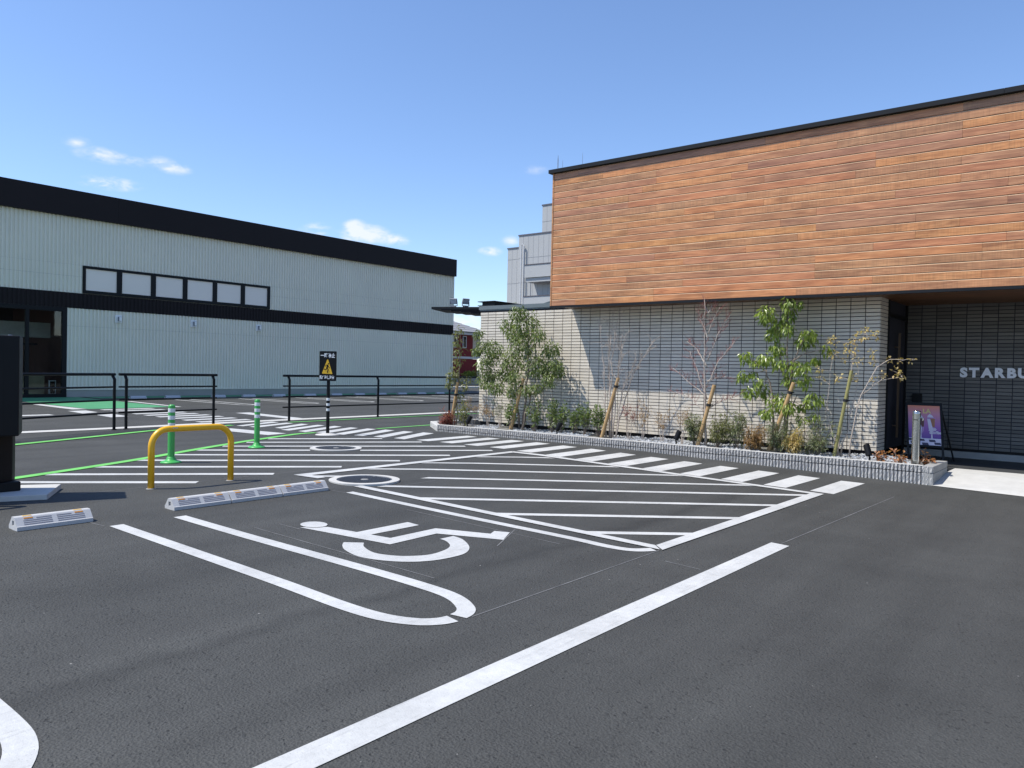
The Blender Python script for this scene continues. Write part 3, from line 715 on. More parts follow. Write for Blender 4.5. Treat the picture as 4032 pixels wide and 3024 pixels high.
# ------------------------------------------------------------------ planter
PT, PJ, SOILZ = .317, .224, .245
PLN = thing('planter', 'long low planter edged with ribbed grey split-face blocks below the tiled wall', 'planter', (-7, 12.2, .1))
def block_mesh(h, seed):
    rr = random.Random(seed); mb = MB(); L_ = .4035
    mb.box(.001, L_ - .001, .034, .13, 0, h)
    nr = 8; p = L_ / nr; nz_ = 3 if h < .15 else 7
    for i in range(nr):
        x0, x1 = i * p + .007, (i + 1) * p - .007; base = len(mb.v)
        cols = [x0, x0 + .004, (x0 + x1) / 2, x1 - .004, x1]
        for j in range(nz_ + 1):
            z = h * j / nz_
            for c_, x in enumerate(cols):
                y = .0338 if c_ in (0, 4) else rr.uniform(-.003, .009)
                mb.v.append((x, y, z))
        for j in range(nz_):
            for c_ in range(4):
                q = base + j * 5 + c_; mb.f.append((q, q + 1, q + 6, q + 5))
        mb.f.append(tuple(base + nz_ * 5 + c_ for c_ in range(5)))
    me = bpy.data.meshes.new('wall_block'); me.from_pydata(mb.v, [], mb.f); me.materials.append(M_BLOCK); return me
BM_LO = [block_mesh(.300, 10 + i) for i in range(4)]; BM_HI = [block_mesh(PT - PJ - .006, 20 + i) for i in range(4)]
for i in range(24):
    x = -11.93 + i * .4058
    inst(R.choice(BM_LO), 'wall_block', PLN, (x, 12.2 + R.uniform(-.001, .001), -.084)); inst(R.choice(BM_HI), 'wall_block', PLN, (x, 12.2 + R.uniform(-.001, .001), PJ + .004))
MB().box(-11.925, -2.335, 12.223, 12.335, PT, PT + .004).build('coping_mortar', M_CONC, PLN)
MB().box(-2.33, -2.19, 12.205, 13.25, -.05, PJ - .003).build('end_block', M_CONC2, PLN, bevel=.006); MB().box(-2.33, -2.19, 12.205, 13.25, PJ, PT + .002).build('end_block', M_CONC2, PLN, bevel=.006)
MB().prism([(-11.935, 12.21, .05), (-11.935, 12.34, .05), (-12.88, 13.16, .05), (-13.03, 13.10, .05)], (0, 0, .255)).build('concrete_nosing', M_CONC, PLN, bevel=.015)
MB().prism([(-12.88, 13.16, .05), (-13.03, 13.10, .05), (-13.0, 14.9, .05), (-12.86, 14.9, .05)], (0, 0, .25)).build('concrete_kerb', M_CONC, PLN, bevel=.01)
sm = MB(); nx, ny = 60, 8
for i in range(nx):
    for j in range(ny):
        x0, x1 = -12.9 + (10.57) * i / nx, -12.9 + 10.57 * (i + 1) / nx; y0, y1 = 12.3 + 1.72 * j / ny, 12.3 + 1.72 * (j + 1) / ny
        if (x0 + x1) / 2 < -11.95 and (y0 + y1) / 2 < 12.38 + (-11.95 - x1) * .85: continue
        def zz(x, y): return SOILZ + .018 * math.sin(3.1 * x + 1.3 * y) * math.cos(2.3 * y) + (.0 if y < 13.6 else -.02)
        sm.poly([(x0, y0, zz(x0, y0)), (x1, y0, zz(x1, y0)), (x1, y1, zz(x1, y1)), (x0, y1, zz(x0, y1))])
sm.build('soil', M_SOIL, PLN)
gv = MB()
for k in range(6500):
    x = R.uniform(-11.9, -2.4); y = 12.45 + 1.45 * R.random()
    if math.sin(x * 2.1) + math.sin(x * 5.3 + y * 3) > .9: continue
    s = R.uniform(.012, .030); z = SOILZ + .018 * math.sin(3.1 * x + 1.3 * y) * math.cos(2.3 * y) + s * .25
    n = len(gv.v)
    for dx, dy, dz in ((1, 0, 0), (0, 1, 0), (-1, 0, 0), (0, -1, 0), (0, 0, .75), (0, 0, -.6)):
        gv.v.append((x + (dx + R.uniform(-.35, .35)) * s, y + (dy + R.uniform(-.35, .35)) * s, z + (dz + R.uniform(-.2, .2)) * s))
    gv.f += [(n, n+1, n+4), (n+1, n+2, n+4), (n+2, n+3, n+4), (n+3, n, n+4), (n+1, n, n+5), (n, n+3, n+5), (n+3, n+2, n+5), (n+2, n+1, n+5)]
gv.build('gravel', M_GRAV, PLN, kind='stuff')

# ------------------------------------------------------------------ plants
def rv(rr): 
    while True:
        v = Vector((rr.uniform(-1, 1), rr.uniform(-1, 1), rr.uniform(-1, 1)))
        if .05 < v.length < 1: return v
def leaf(mb, p, d, L_, W_, rr):
    d = d.normalized(); s = d.cross(Vector((0, 0, 1)) + rv(rr) * .6)
    if s.length < .05: s = d.cross(Vector((1, 0, 0)))
    s.normalize(); n = s.cross(d).normalized(); k = len(mb.v)
    m1 = p + d * L_ * .42 - Vector((0, 0, L_ * .03)); tip = p + d * L_ - Vector((0, 0, L_ * .16))
    mb.v += [tuple(p), tuple(m1 + s * W_ / 2 + n * W_ * .18), tuple(tip), tuple(m1 - s * W_ / 2 + n * W_ * .18), tuple(m1)]
    mb.f += [(k, k + 1, k + 4), (k + 1, k + 2, k + 4), (k, k + 4, k + 3), (k + 4, k + 2, k + 3)]
def curve_pts(a, b_, rr, wob=.05, n=4):
    a, b_ = Vector(a), Vector(b_); ln = (b_ - a).length; out = [a]
    for i in range(1, n):
        out.append(a.lerp(b_, i / n) + rv(rr) * ln * wob)
    out.append(b_); return out
TY = 13.38
def at_depth(p, y0, y1):
    k = y1 / y0
    return (p[0] * k, CAM_H + (p[1] - CAM_H) * k) + tuple(q * k for q in p[2:])
def make_tree(name, label, y, stems, blobs, lm, nleaf, L_, W_, bark, r0=.016, droop=.5, seed=1, group='young trees in the planter', spread=.2, ntw=3):
    rr = random.Random(seed); y1 = TY + (y - 12.8)
    stems = [[at_depth(p, y, y1) for p in st] for st in stems]; blobs = [at_depth(p, y, y1) for p in blobs]; y = y1
    bx, bz = stems[0][0]
    t = thing(name, label, 'tree', (bx, y, SOILZ), group)
    tr = MB(); samples = []
    for si, st in enumerate(stems):
        yo = rr.uniform(-.05, .05); ye = rr.uniform(-spread, spread) * .7
        pts = []
        for i in range(len(st) - 1):
            a, b_ = st[i], st[i + 1]; fa, fb = i / (len(st) - 1), (i + 1) / (len(st) - 1)
            seg = curve_pts((a[0], y + yo + ye * fa, a[1]), (b_[0], y + yo + ye * fb, b_[1]), rr, .035, 4)
            pts += seg if not pts else seg[1:]
        if pts[0].z < .32: pts[0].z = SOILZ - .03
        main = si == 0 or st[0][1] < .4
        ra = r0 * (1.0 if main else .55)
        rad = [max(.0022, ra * (1 - .86 * i / (len(pts) - 1))) for i in range(len(pts))]
        tr.tube(pts, rad, 7); samples += pts[2:]
    tr.build('trunk', bark, t, smooth=True)
    if blobs:
        tw, lf = MB(), MB()
        for bx_, bz_, br in blobs:
            c = Vector((bx_, y + rr.uniform(-spread, spread), bz_))
            near = sorted(samples, key=lambda q: (q - c).length + max(0, q.z - c.z) * .8)[:3]; src = rr.choice(near)
            tw.tube(curve_pts(src, c, rr, .07), [.0045, .004, .0035, .003, .0025], 5)
            for k in range(ntw):
                e = c + Vector((rv(rr).x * br, rv(rr).y * br, rv(rr).z * br)) * 1.0
                tw.tube(curve_pts(c, e, rr, .08, 3), [.003, .0025, .002, .0015], 4)
            n = int(nleaf * (br / .12) ** 1.6)
            for k in range(max(5, n)):
                v = rv(rr); p = c + Vector((v.x * br, v.y * br * 1.1, v.z * br * .95)) * (1.0 if rr.random() < .8 else 1.25)
                d = (v * .7 + rv(rr) * .8 + Vector((0, 0, -droop)))
                s_ = rr.uniform(.65, 1.15); leaf(lf, p, d, L_ * s_, W_ * s_, rr)
        tw.build('branches', bark, t, kind='stuff'); lf.build('crown', lm, t, kind='stuff')
    return t
def bare_tree(name, label, y, stems, bark, tipm, r0, seed, twigs, maxl):
    rr = random.Random(seed); y1 = TY + (y - 12.8); stems = [[at_depth(p, y, y1) for p in st] for st in stems]; y = y1; bx, bz = stems[0][0]
    t = thing(name, label, 'tree', (bx, y, SOILZ), 'young trees in the planter')
    tr, tw = MB(), MB()
    for si, st in enumerate(stems):
        yo = rr.uniform(-.04, .04); ye = rr.uniform(-.2, .2); pts = []
        for i in range(len(st) - 1):
            a, b_ = st[i], st[i + 1]; fa, fb = i / (len(st) - 1), (i + 1) / (len(st) - 1)
            seg = curve_pts((a[0], y + yo + ye * fa, a[1]), (b_[0], y + yo + ye * fb, b_[1]), rr, .03, 5)
            pts += seg if not pts else seg[1:]
        if pts[0].z < .33: pts[0].z = SOILZ - .03
        main = st[0][1] < .4; ra = r0 if main else r0 * .5
        rad = [max(.0042, ra * (1 - .88 * i / (len(pts) - 1))) for i in range(len(pts))]
        tr.tube(pts, rad, 7)
        for i in range(len(pts) // 3 if main else 2, len(pts) - 1):
            for q in range(twigs):
                p = pts[i].lerp(pts[i + 1], rr.random()); ax = (pts[i + 1] - pts[i]).normalized()
                d = (ax * .6 + rv(rr) * 1.0 + Vector((0, 0, .35))).normalized(); l = rr.uniform(.3, 1) * maxl
                e = p + d * l; mid = curve_pts(p, e, rr, .07, 3)
                tw.tube(mid, [.004, .0032, .0025, .0016], 4)
                for z_ in range(3):
                    p2 = mid[1].lerp(mid[3], rr.random()); d2 = (d + rv(rr) * .9 + Vector((0, 0, .25))).normalized()
                    tw.tube([p2, p2 + d2 * l * .25, p2 + d2 * l * .5 + Vector((0, 0, .02))], [.0024, .0019, .0013], 3)
    tr.build('trunk', bark, t, smooth=True); tw.build('crown', tipm, t, kind='stuff')
    return t
def stake(label, y, p0, p1, m, r=.034, tie=.86):
    y1 = TY + (y - 12.8); p0, p1 = at_depth(p0, y, y1), at_depth(p1, y, y1); y = y1; r *= 1.04
    a, b_ = Vector((p0[0], y - .06, SOILZ - .02)), Vector((p1[0], y - .02, p1[1])); d = b_ - a
    t = thing('support_stake', label, 'stake', tuple(a), 'tree stakes')
    MB().tube([a, a.lerp(b_, .33), a.lerp(b_, .66), b_], [r * 1.06, r, r * .97, r * .95], 12).build('pole', m, t, smooth=False)
    c = a + d * tie
    MB().tube([c - d.normalized() * .022, c + d.normalized() * .022], r * 1.28, 12).tube([c, c + Vector((.05, .05, 0))], .012, 6).build('tie', M_TIE, t)

T2B = [(-10.09,2.76,.17),(-9.96,2.54,.27),(-10.55,2.5,.2),(-11.21,2.34,.11),(-11.13,2.08,.15),(-10.83,2.01,.2),(-10.41,1.76,.27),(-10.04,2.1,.29),(-9.72,1.67,.26),(-9.4,2.01,.19),(-9.08,1.68,.13),(-9.27,1.37,.14),(-11.01,1.33,.18),(-10.68,1.19,.19),(-10.26,1.12,.15),(-9.83,1.14,.12),(-9.5,2.29,.14),(-10.99,1.65,.15),(-10.93,1.82,.16),(-10.6,1.5,.18),(-10.15,1.4,.16),(-9.5,1.62,.2),(-9.2,1.55,.14),(-11.2,1.95,.1),(-9.55,1.2,.12),(-10.9,1.45,.14),(-10.3,2.3,.2)]
make_tree('evergreen_tree', 'bushy dark evergreen tree with the largest crown, before the sunlit tiles', 12.8,
 [[(-10.14,.28),(-10.22,.93),(-10.47,1.96),(-10.62,2.45)],[(-10.05,.30),(-9.93,1.52),(-10.06,2.74)],[(-10.0,.30),(-9.83,1.04),(-9.41,1.29)],[(-10.22,.93),(-10.64,1.14),(-10.98,1.33)],[(-10.34,1.52),(-10.75,1.85),(-11.14,2.21)],[(-9.93,1.52),(-9.43,2.01)]],
 T2B, L_GRN, 105, .086, .034, M_BARK, .027, .75, 2)
stake('round timber stake leaning beside the bushy evergreen tree', 12.75, (-10.25, .29), (-9.96, 1.38), M_STAKE)
T5B = [(-4.46,2.76,.11),(-4.49,2.57,.11),(-4.8,2.6,.14),(-4.68,2.39,.15),(-4.48,2.33,.11),(-4.73,2.25,.12),(-4.2,2.19,.15),(-4.13,2.26,.07),(-4.27,2.12,.09),(-4.63,2.02,.12),(-5.16,1.87,.1),(-5.0,1.79,.08),(-4.78,1.83,.12),(-4.6,1.77,.12),(-5.21,1.55,.1),(-5.07,1.59,.06),(-4.95,1.46,.08),(-4.43,1.7,.13),(-4.18,1.7,.11),(-4.06,1.83,.07),(-4.18,1.49,.11),(-4.44,1.47,.1),(-5.1,1.27,.1),(-4.92,1.3,.1),(-4.62,1.12,.17),(-4.41,1.05,.11),(-4.02,1.2,.13),(-4.22,1.08,.09),(-4.75,.96,.1),(-4.24,.87,.08),(-3.98,.92,.06),(-3.9,2.0,.08),(-4.94,2.53,.08),(-4.29,2.74,.05)]
make_tree('broadleaf_tree', 'bright green tree with large glossy drooping leaves before the shaded tiles', 12.75,
 [[(-4.56,.29),(-4.45,1.24),(-4.5,2.19),(-4.55,2.77)],[(-4.68,.28),(-4.72,1.23),(-4.85,1.65),(-5.15,1.55)],[(-4.5,.30),(-4.37,1.81),(-4.18,2.23)],[(-4.58,1.62),(-4.67,2.23),(-4.8,2.6)],[(-4.85,1.65),(-5.12,1.85)],[(-4.40,1.0),(-4.32,1.24),(-4.02,1.22)],[(-4.37,1.81),(-4.19,1.93),(-3.9,2.0)]],
 T5B, L_GLOS, 66, .104, .044, M_BARK, .024, 1.0, 5, spread=.18)
stake('round timber stake leaning beside the glossy-leaved tree', 12.68, (-4.71, .29), (-4.33, 1.45), M_STAKE)
T6B = [(-3.76,2.13,.09),(-3.3,2.23,.11),(-3.15,2.21,.07),(-3.45,2.15,.07),(-3.48,2.0,.09),(-3.74,1.91,.07),(-3.56,1.96,.07),(-3.37,1.82,.07),(-3.2,1.82,.07),(-3.16,1.95,.05),(-3.61,1.8,.05),(-3.96,1.52,.06),(-3.64,1.54,.07),(-3.43,1.55,.06),(-3.19,1.52,.05),(-3.93,1.67,.05),(-2.95,1.84,.05),(-2.79,1.81,.05),(-2.6,1.83,.04),(-2.86,1.65,.07),(-2.78,1.59,.05),(-3.07,1.59,.05)]
make_tree('maple_tree', 'slender maple with sparse bronze-yellow leaves by the porch corner', 12.78,
 [[(-3.67,.28),(-3.61,.94),(-3.49,1.71),(-3.46,2.07),(-3.28,2.27)],[(-3.62,.3),(-3.86,1.0),(-3.79,1.84)],[(-3.47,.30),(-3.32,1.28),(-3.1,1.72),(-2.92,1.84),(-2.55,1.84)],[(-3.30,1.3),(-3.05,1.52),(-2.76,1.58)],[(-3.6,.3),(-3.42,1.2),(-3.36,1.82)]],
 T6B, L_MAP, 42, .056, .038, M_TWIG, .012, .1, 6, spread=.15, ntw=2)
stake('thin green bamboo stake beside the bronze maple', 12.7, (-3.67, .28), (-3.45, 1.66), M_BAMB, .027, .66)
T1B = [(-11.88,2.45,.08),(-11.9,2.17,.1),(-11.9,1.96,.12),(-11.89,1.75,.12),(-11.96,1.49,.13),(-12.06,1.41,.13),(-11.81,1.31,.13),(-12.06,1.22,.11),(-11.7,1.18,.08),(-11.91,.96,.08),(-12.13,1.33,.08),(-11.91,2.32,.07)]
make_tree('slim_tree', 'slim upright tree with pale olive leaves at the left tip of the planter', 12.85,
 [[(-11.96,.29),(-11.91,1.23),(-11.9,1.88),(-11.88,2.53)],[(-12.0,.31),(-11.94,.96),(-11.79,1.75)]], T1B, L_OLV, 52, .088, .040, M_BARK, .016, .5, 11, spread=.14)
stake('round timber stake beside the slim olive-leaved tree', 12.8, (-12.02, .28), (-11.87, 1.25), M_STAKE, .034, .72)
bare_tree('bare_tree', 'leafless clump of thin pale stems before the sun and shadow edge on the wall', 12.8,
 [[(-7.94,.28),(-8.02,1.33),(-8.16,2.61)],[(-7.89,.29),(-7.94,1.56),(-7.91,2.72)],[(-7.84,.30),(-7.91,1.78),(-7.78,2.69)],[(-7.79,.32),(-7.71,1.34),(-7.53,2.09)],[(-7.76,.34),(-7.44,1.52),(-7.02,2.18)],[(-7.86,.30),(-7.67,1.65),(-7.56,2.27)],[(-7.74,.30),(-7.61,1.21),(-7.32,1.79)]], M_TWIG, M_TWIG, .016, 3, 3, .28)
stake('round timber stake leaning beside the leafless clump of pale stems', 12.75, (-7.99, .30), (-7.67, 1.45), M_STAKE)
bare_tree('bare_tree', 'leafless tree with one straight trunk and reddish twigs, middle of the planter', 12.7,
 [[(-5.84,.29),(-5.85,1.19),(-5.85,2.0),(-5.86,2.85)]] + [[a, b_, c] for a, b_, c in (((-5.85,1.31),(-5.65,1.76),(-5.35,2.12)),((-5.85,1.8),(-5.67,2.24),(-5.44,2.57)),((-5.86,1.68),(-6.09,2.0),(-6.32,2.14)),((-5.86,1.17),(-6.17,1.38),(-6.56,1.67)),((-5.85,2.16),(-5.97,2.45),(-6.04,2.67)),((-5.85,2.26),(-5.74,2.5),(-5.6,2.7)),((-5.86,1.43),(-5.69,1.5),(-5.5,1.52)),((-5.85,.88),(-6.16,1.14),(-6.57,1.25)),((-5.84,.95),(-5.55,1.1),(-5.28,1.19)),((-5.85,1.11),(-6.04,1.55),(-6.23,1.96)),((-5.85,2.61),(-5.94,2.77),(-5.95,2.85)),((-5.85,2.61),(-5.78,2.77),(-5.76,2.85)))], M_TWIG, M_TWIGR, .026, 4, 2, .2)
stake('round timber stake tied to the leafless tree with reddish twigs', 12.64, (-5.95, .29), (-5.68, 1.37), M_STAKE, .034, .68)

def shrub(name, label, x, y, zc, r, lm, kind, seed, group, zs=None):
    rr = random.Random(seed); t = thing(name, label, 'shrub', (x, y, SOILZ), group); st, lf = MB(), MB()
    top = zc + r * .9
    spec = {'fine': (14, .072, .014, 22, 1.2), 'thin': (6, .055, .011, 11, .95), 'broad': (12, .090, .038, 24, .9), 'low': (9, .075, .042, 8, 1.0)}[kind]
    ns, L_, W_, nl, sp = spec
    for k in range(ns):
        a = rr.uniform(0, 6.283); q = rr.random() ** .5 * r * sp
        e = Vector((x + math.cos(a) * q, y + math.sin(a) * q * .8, zc + rr.uniform(-.55, 1.0) * r * 1.1)); e.z = max(e.z, SOILZ + .05) + (.08 if kind == 'fine' and k % 3 == 0 else 0)
        b0 = Vector((x + math.cos(a) * q * .12, y + math.sin(a) * q * .12, SOILZ - .02))
        pts = curve_pts(b0, e, rr, .06, 4); st.tube(pts, [.0055, .0045, .0038, .003, .002], 5)
        for j in range(nl):
            f = rr.uniform({'low': .2, 'thin': .68}.get(kind, .42), 1.05); i = min(3, int(f * 4)); p = pts[i].lerp(pts[i + 1], f * 4 - i) if f <= 1 else pts[4]
            dv = rv(rr)
            if kind in ('fine', 'thin'):
                c = p + Vector((dv.x, dv.y, dv.z * (.8 if kind == 'fine' else .45))) * r * (.42 if kind == 'fine' else .5)
                st.tube([p, c], [.0016, .0009], 3)
                for m_ in range(4):
                    leaf(lf, c + rv(rr) * .03, dv + rv(rr) * .9 + Vector((0, 0, -.15)), L_ * rr.uniform(.6, 1.25), W_ * rr.uniform(.8, 1.3), rr)
            else:
                c = p + dv * r * .22; leaf(lf, c, dv + rv(rr) * .5 + Vector((0, 0,   .25 if kind == 'broad' else .1)), L_ * rr.uniform(.6, 1.15), W_ * rr.uniform(.7, 1.15), rr)
    st.build('stem', M_TWIG if kind == 'thin' else M_BARK, t); lf.build('foliage', lm, t)
SG = 'shrubs in the planter'
shrub('red_shrub', 'small dark red leafy shrub at the left tip of the planter', -12.2, 12.78, .40, .15, L_RED, 'fine', 31, SG)
shrub('green_shrub', 'dense olive green shrub behind the slim tree', -12.1, 13.3, .55, .24, L_OLV, 'broad', 32, SG)
shrub('thin_shrub', 'thin red-tinged shrub against the left corner of the tiled wall', -11.9, 13.35, .76, .17, L_ORG, 'thin', 33, SG)
shrub('thin_shrub', 'thin shrub with rusty leaves, second from the wall corner', -11.48, 13.4, .72, .18, L_ORG, 'thin', 34, SG)
shrub('thin_shrub', 'thin green and rust shrub just left of the evergreen trunk', -11.1, 13.4, .76, .21, L_FEA, 'thin', 35, SG)
shrub('leafy_shrub', 'green shrub under the left side of the evergreen crown', -10.72, 13.3, .72, .19, L_SHR, 'broad', 36, SG)
for x, z, r, lb in ((-10.08,.73,.24,'broad green shrub right beside the evergreen stems'),(-9.62,.74,.18,'green shrub, second right of the evergreen stems'),(-9.39,.68,.18,'green shrub behind the spotlight in the wall shadow of the evergreen'),(-9.05,.66,.2,'green shrub with shiny leaves in the middle of the shrub row'),(-8.79,.74,.18,'tallest shiny green shrub left of the leafless pale stems'),(-8.45,.7,.14,'sparse green shrub touching the stake of the pale stems')):
    shrub('leafy_shrub', lb, x, 13.3, z, r, L_SHR, 'broad', int(-x * 100), SG)
for x, z, r, lb in ((-7.72,.80,.15,'thin reddish shrub right behind the leafless pale stems'),(-7.42,.82,.17,'thin orange-red shrub, second right of the pale stems'),(-6.99,.73,.14,'thin low orange shrub left of the central spotlight'),(-6.58,.83,.16,'thin orange shrub right behind the central spotlight')):
    shrub('thin_shrub', lb, x, 13.25, z, r, L_ORG if x > -7.6 else L_RED, 'thin', int(-x * 100), SG)
for x, y, z, r, lm, lb in ((-6.28,13.2,.62,.16,L_FEA,'small dark green feathery shrub left of the red-twigged tree'),(-5.86,13.2,.6,.18,L_OLV,'feathery shrub with yellow-brown leaves behind the red-twigged trunk'),(-5.5,13.2,.63,.23,L_FEA,'large grey-green feathery shrub right of the red-twigged tree'),(-5.08,13.1,.50,.17,L_ORG,'low rusty orange shrub left of the glossy tree'),(-4.72,13.15,.55,.19,L_FEA,'feathery green shrub at the foot of the glossy tree'),(-4.45,13.1,.47,.12,L_MAP,'low straw-coloured shrub right of the glossy tree trunk'),(-4.1,13.2,.58,.25,L_FEA,'large dense green feathery shrub between the glossy tree and the maple')):
    shrub('feathery_shrub', lb, x, y, z, r, lm, 'fine', int(-x * 100), SG)
for x, z, r, lb in ((-3.02,.40,.10,'low rusty plant beside the right-hand spotlight'),(-2.74,.40,.12,'low rusty red plant left of the steel post'),(-2.36,.40,.10,'low rusty plant right of the steel post')):
    shrub('ground_plant', lb, x, 12.72, z, r, L_PINK, 'low', int(-x * 100), SG)

# ------------------------------------------------------------------ planter fittings
def spotlight(x, y, lean, label):
    t = thing('spotlight', label, 'spotlight', (x, y, SOILZ), 'garden spotlights in the planter')
    a = Vector((x, y, SOILZ + .13)); d = Vector((lean, .28, 1)).normalized()
    MB().tube([a, a + d * .165], .047, 18).tube([a + d * .166, a + d * .178], .042, 18).build('housing', M_BLK, t, bevel=.004)
    MB().tube([(x, y, SOILZ), (x + .012, y, SOILZ + .08), (x, y, SOILZ + .14)], .013, 8).box(x - .05, x + .05, y - .03, y + .03, SOILZ - .01, SOILZ + .03).build('mount', M_BLK, t)
spotlight(-11.35, 12.55, .45, 'black garden spotlight near the slim tree at the left')
spotlight(-8.95, 12.55, .45, 'black garden spotlight between the evergreen and the pale stems')
spotlight(-6.35, 12.55, .30, 'black garden spotlight left of the red-twigged tree')
spotlight(-3.12, 12.52, -.35, 'black garden spotlight leaning left by the porch corner')
for x, lb in ((-11.83, 'small black junction box behind the planter edge at the slim tree'), (-7.25, 'small black junction box right of the pale stems'), (-3.42, 'small black junction box at the foot of the maple')):
    tag(MB().box(x - .055, x + .055, 12.44, 12.53, SOILZ - .01, SOILZ + .062).build('junction_box', M_BLK, bevel=.006), lb, 'junction box', 'junction boxes')
t = thing('steel_post', 'polished stainless steel post standing in the right end of the planter', 'post', (-2.5, 12.6, SOILZ))
pz = SOILZ
MB().lathe([(.056, -.02), (.056, .80), (.054, .812), (.048, .815), (.0, .815)], (-2.5, 12.6, pz), 40).build('tube', M_STEEL, t, smooth=False)
MB().lathe([(.0565, .812), (.057, .82), (.050, .836), (.01, .842)], (-2.5, 12.6, pz), 32).build('cap', M_STEEL, t, smooth=True)
MB().tube([(-2.447, 12.58, pz + .735), (-2.425, 12.57, pz + .745), (-2.405, 12.565, pz + .73), (-2.415, 12.57, pz + .70)], .008, 8).build('hook', M_STEEL, t)
MB().box(-2.525, -2.475, 12.542, 12.55, pz + .70, pz + .712).build('slot', M_BLK, t)

# A-board in the porch
AB = thing('a_board', 'black A-frame poster board standing in the porch shade', 'sign board', (-2.75, 14.7, PZ0))
o0, ux, uy = Vector((-3.02, 14.60, PZ0)), Vector((1, .08, 0)).normalized(), Vector((-.105, .21, 1.0)).normalized(); un = ux.cross(uy)
def ab(u, v, n=0): return o0 + ux * u + uy * v + un * n
def abbox(u0, u1, v0, v1, n0=-.012, n1=.012):
    return [ab(u0, v0, n0), ab(u1, v0, n0), ab(u1, v1, n0), ab(u0, v1, n0), ab(u0, v0, n1), ab(u1, v0, n1), ab(u1, v1, n1), ab(u0, v1, n1)]
W_, V0, V1 = .56, .25, 1.02
MB().hexa(abbox(0, .035, 0, V1)).hexa(abbox(W_ - .035, W_, 0, V1)).hexa(abbox(.0355, W_ - .0355, V0, V0 + .035)).hexa(abbox(.0355, W_ - .0355, V1 - .05, V1)).build('front_frame', M_BLK, AB)
back = Vector((.1, .42, 0))
MB().tube([ab(.03, V1 - .02), ab(.03, 0) + back], .014, 6).tube([ab(W_ - .03, V1 - .02), ab(W_ - .03, 0) + back], .014, 6).build('rear_legs', M_BLK, AB)
pm = bpy.data.materials.new('poster_print'); pm.use_nodes = True; nt2 = pm.node_tree
tcn = node(nt2, 'ShaderNodeTexCoord'); sx = node(nt2, 'ShaderNodeSeparateXYZ'); nt2.links.new(tcn.outputs['Generated'], sx.inputs[0])
cr = node(nt2, 'ShaderNodeValToRGB'); e = cr.color_ramp.elements
e[0].position, e[0].color = .1, (.06, .02, .22, 1); e[1].position, e[1].color = 1., (.62, .20, .10, 1)
q = e.new(.45); q.color = (.26, .08, .33, 1); q = e.new(.8); q.color = (.50, .20, .26, 1)
nt2.links.new(sx.outputs['Z'], cr.inputs[0]); nt2.links.new(cr.outputs[0], nt2.nodes['Principled BSDF'].inputs['Base Color']); nt2.nodes['Principled BSDF'].inputs['Roughness'].default_value = .25
px0, px1, py0, py1 = .036, W_ - .036, V0 + .036, V1 - .051
po = MB().hexa(abbox(px0, px1, py0, py1, -.006, .006)).build('poster', pm, AB)
def pq(pts, m, n, nm='print'):
    p3 = [ab(px0 + (px1 - px0) * u, py0 + (py1 - py0) * v, n) for u, v in pts]
    if (p3[1] - p3[0]).cross(p3[2] - p3[1]).dot(un) < 0: p3 = p3[::-1]
    MB().poly(p3).build(nm, m, po)
PW = mat('print_white', (.58, .54, .66), .4); PG = mat('print_glass', (.34, .20, .42), .4); PB = mat('print_brown', (.10, .025, .015), .4); PC = mat('print_coffee', (.30, .12, .05), .4); PD = mat('print_navy', (.015, .01, .05), .4); PYL = mat('print_yellow', (.65, .50, .18), .4)
pq([(0, 0), (1, 0), (1, .17), (0, .17)], PW, .0066)
for a0 in ((.0, .10, .16), (.3, .1, .16), (.64, .085, .14), (.06, .03, .08), (.42, .0, .06), (.80, .02, .075)): pq([(a0[0], a0[1]), (a0[0] + .2, a0[1]), (a0[0] + .17, a0[2]), (a0[0] - .02, a0[2])], PD, .0072)
for cx_, s_, body in ((.38, 1.05, PB), (.72, 1.0, PC)):
    pq([(cx_ - .13 * s_, .70), (cx_ + .13 * s_, .70), (cx_ + .09 * s_, .36), (cx_ + .02, .26), (cx_ - .02, .26), (cx_ - .09 * s_, .38)], PG, .0066); pq([(cx_ - .12 * s_, .66), (cx_ - .03, .66), (cx_ + .04, .42), (cx_ + .015, .28), (cx_ - .015, .28), (cx_ - .08 * s_, .40)], PW, .0069)
    pq([(cx_ - .03, .68), (cx_ + .12 * s_, .68), (cx_ + .10 * s_, .46), (cx_ + .03, .46)], body, .0072)
    pq([(cx_ - .02, .27), (cx_ + .02, .27), (cx_ + .02, .17), (cx_ - .02, .17)], PW, .0078); pq([(cx_ - .10, .15), (cx_ + .10, .15), (cx_ + .04, .175), (cx_ - .04, .175)], PW, .0084)
    pq([(cx_ - .12, .705), (cx_ + .08, .705), (cx_ + .03, .76), (cx_ - .04, .79), (cx_ - .10, .75)], PW, .0078)
def ptext(s, u, v, sz, m, bold, sh=0.):
    put_text(text_mesh(s, sz, bold, 1., 0., sh), 'print', po, ab(px0 + (px1 - px0) * u, py0 + (py1 - py0) * v, .0095), ux, uy + ux * (.12 if sh else 0), m)
ptext('LA', .60, .86, .105, PYL, .004); ptext('Milk', .76, .40, .066, PW, .0025, .3); ptext('Coffee', .84, .325, .068, PW, .0025, .3)
# second leaf of the board seen in the porch: slim black tablet stand
tag(MB().box(-3.22, -3.07, 15.78, 15.86, 1.0, 1.28).build('wall_box', M_BLK, bevel=.006), 'small black box mounted on the porch wall behind the poster board', 'wall box')

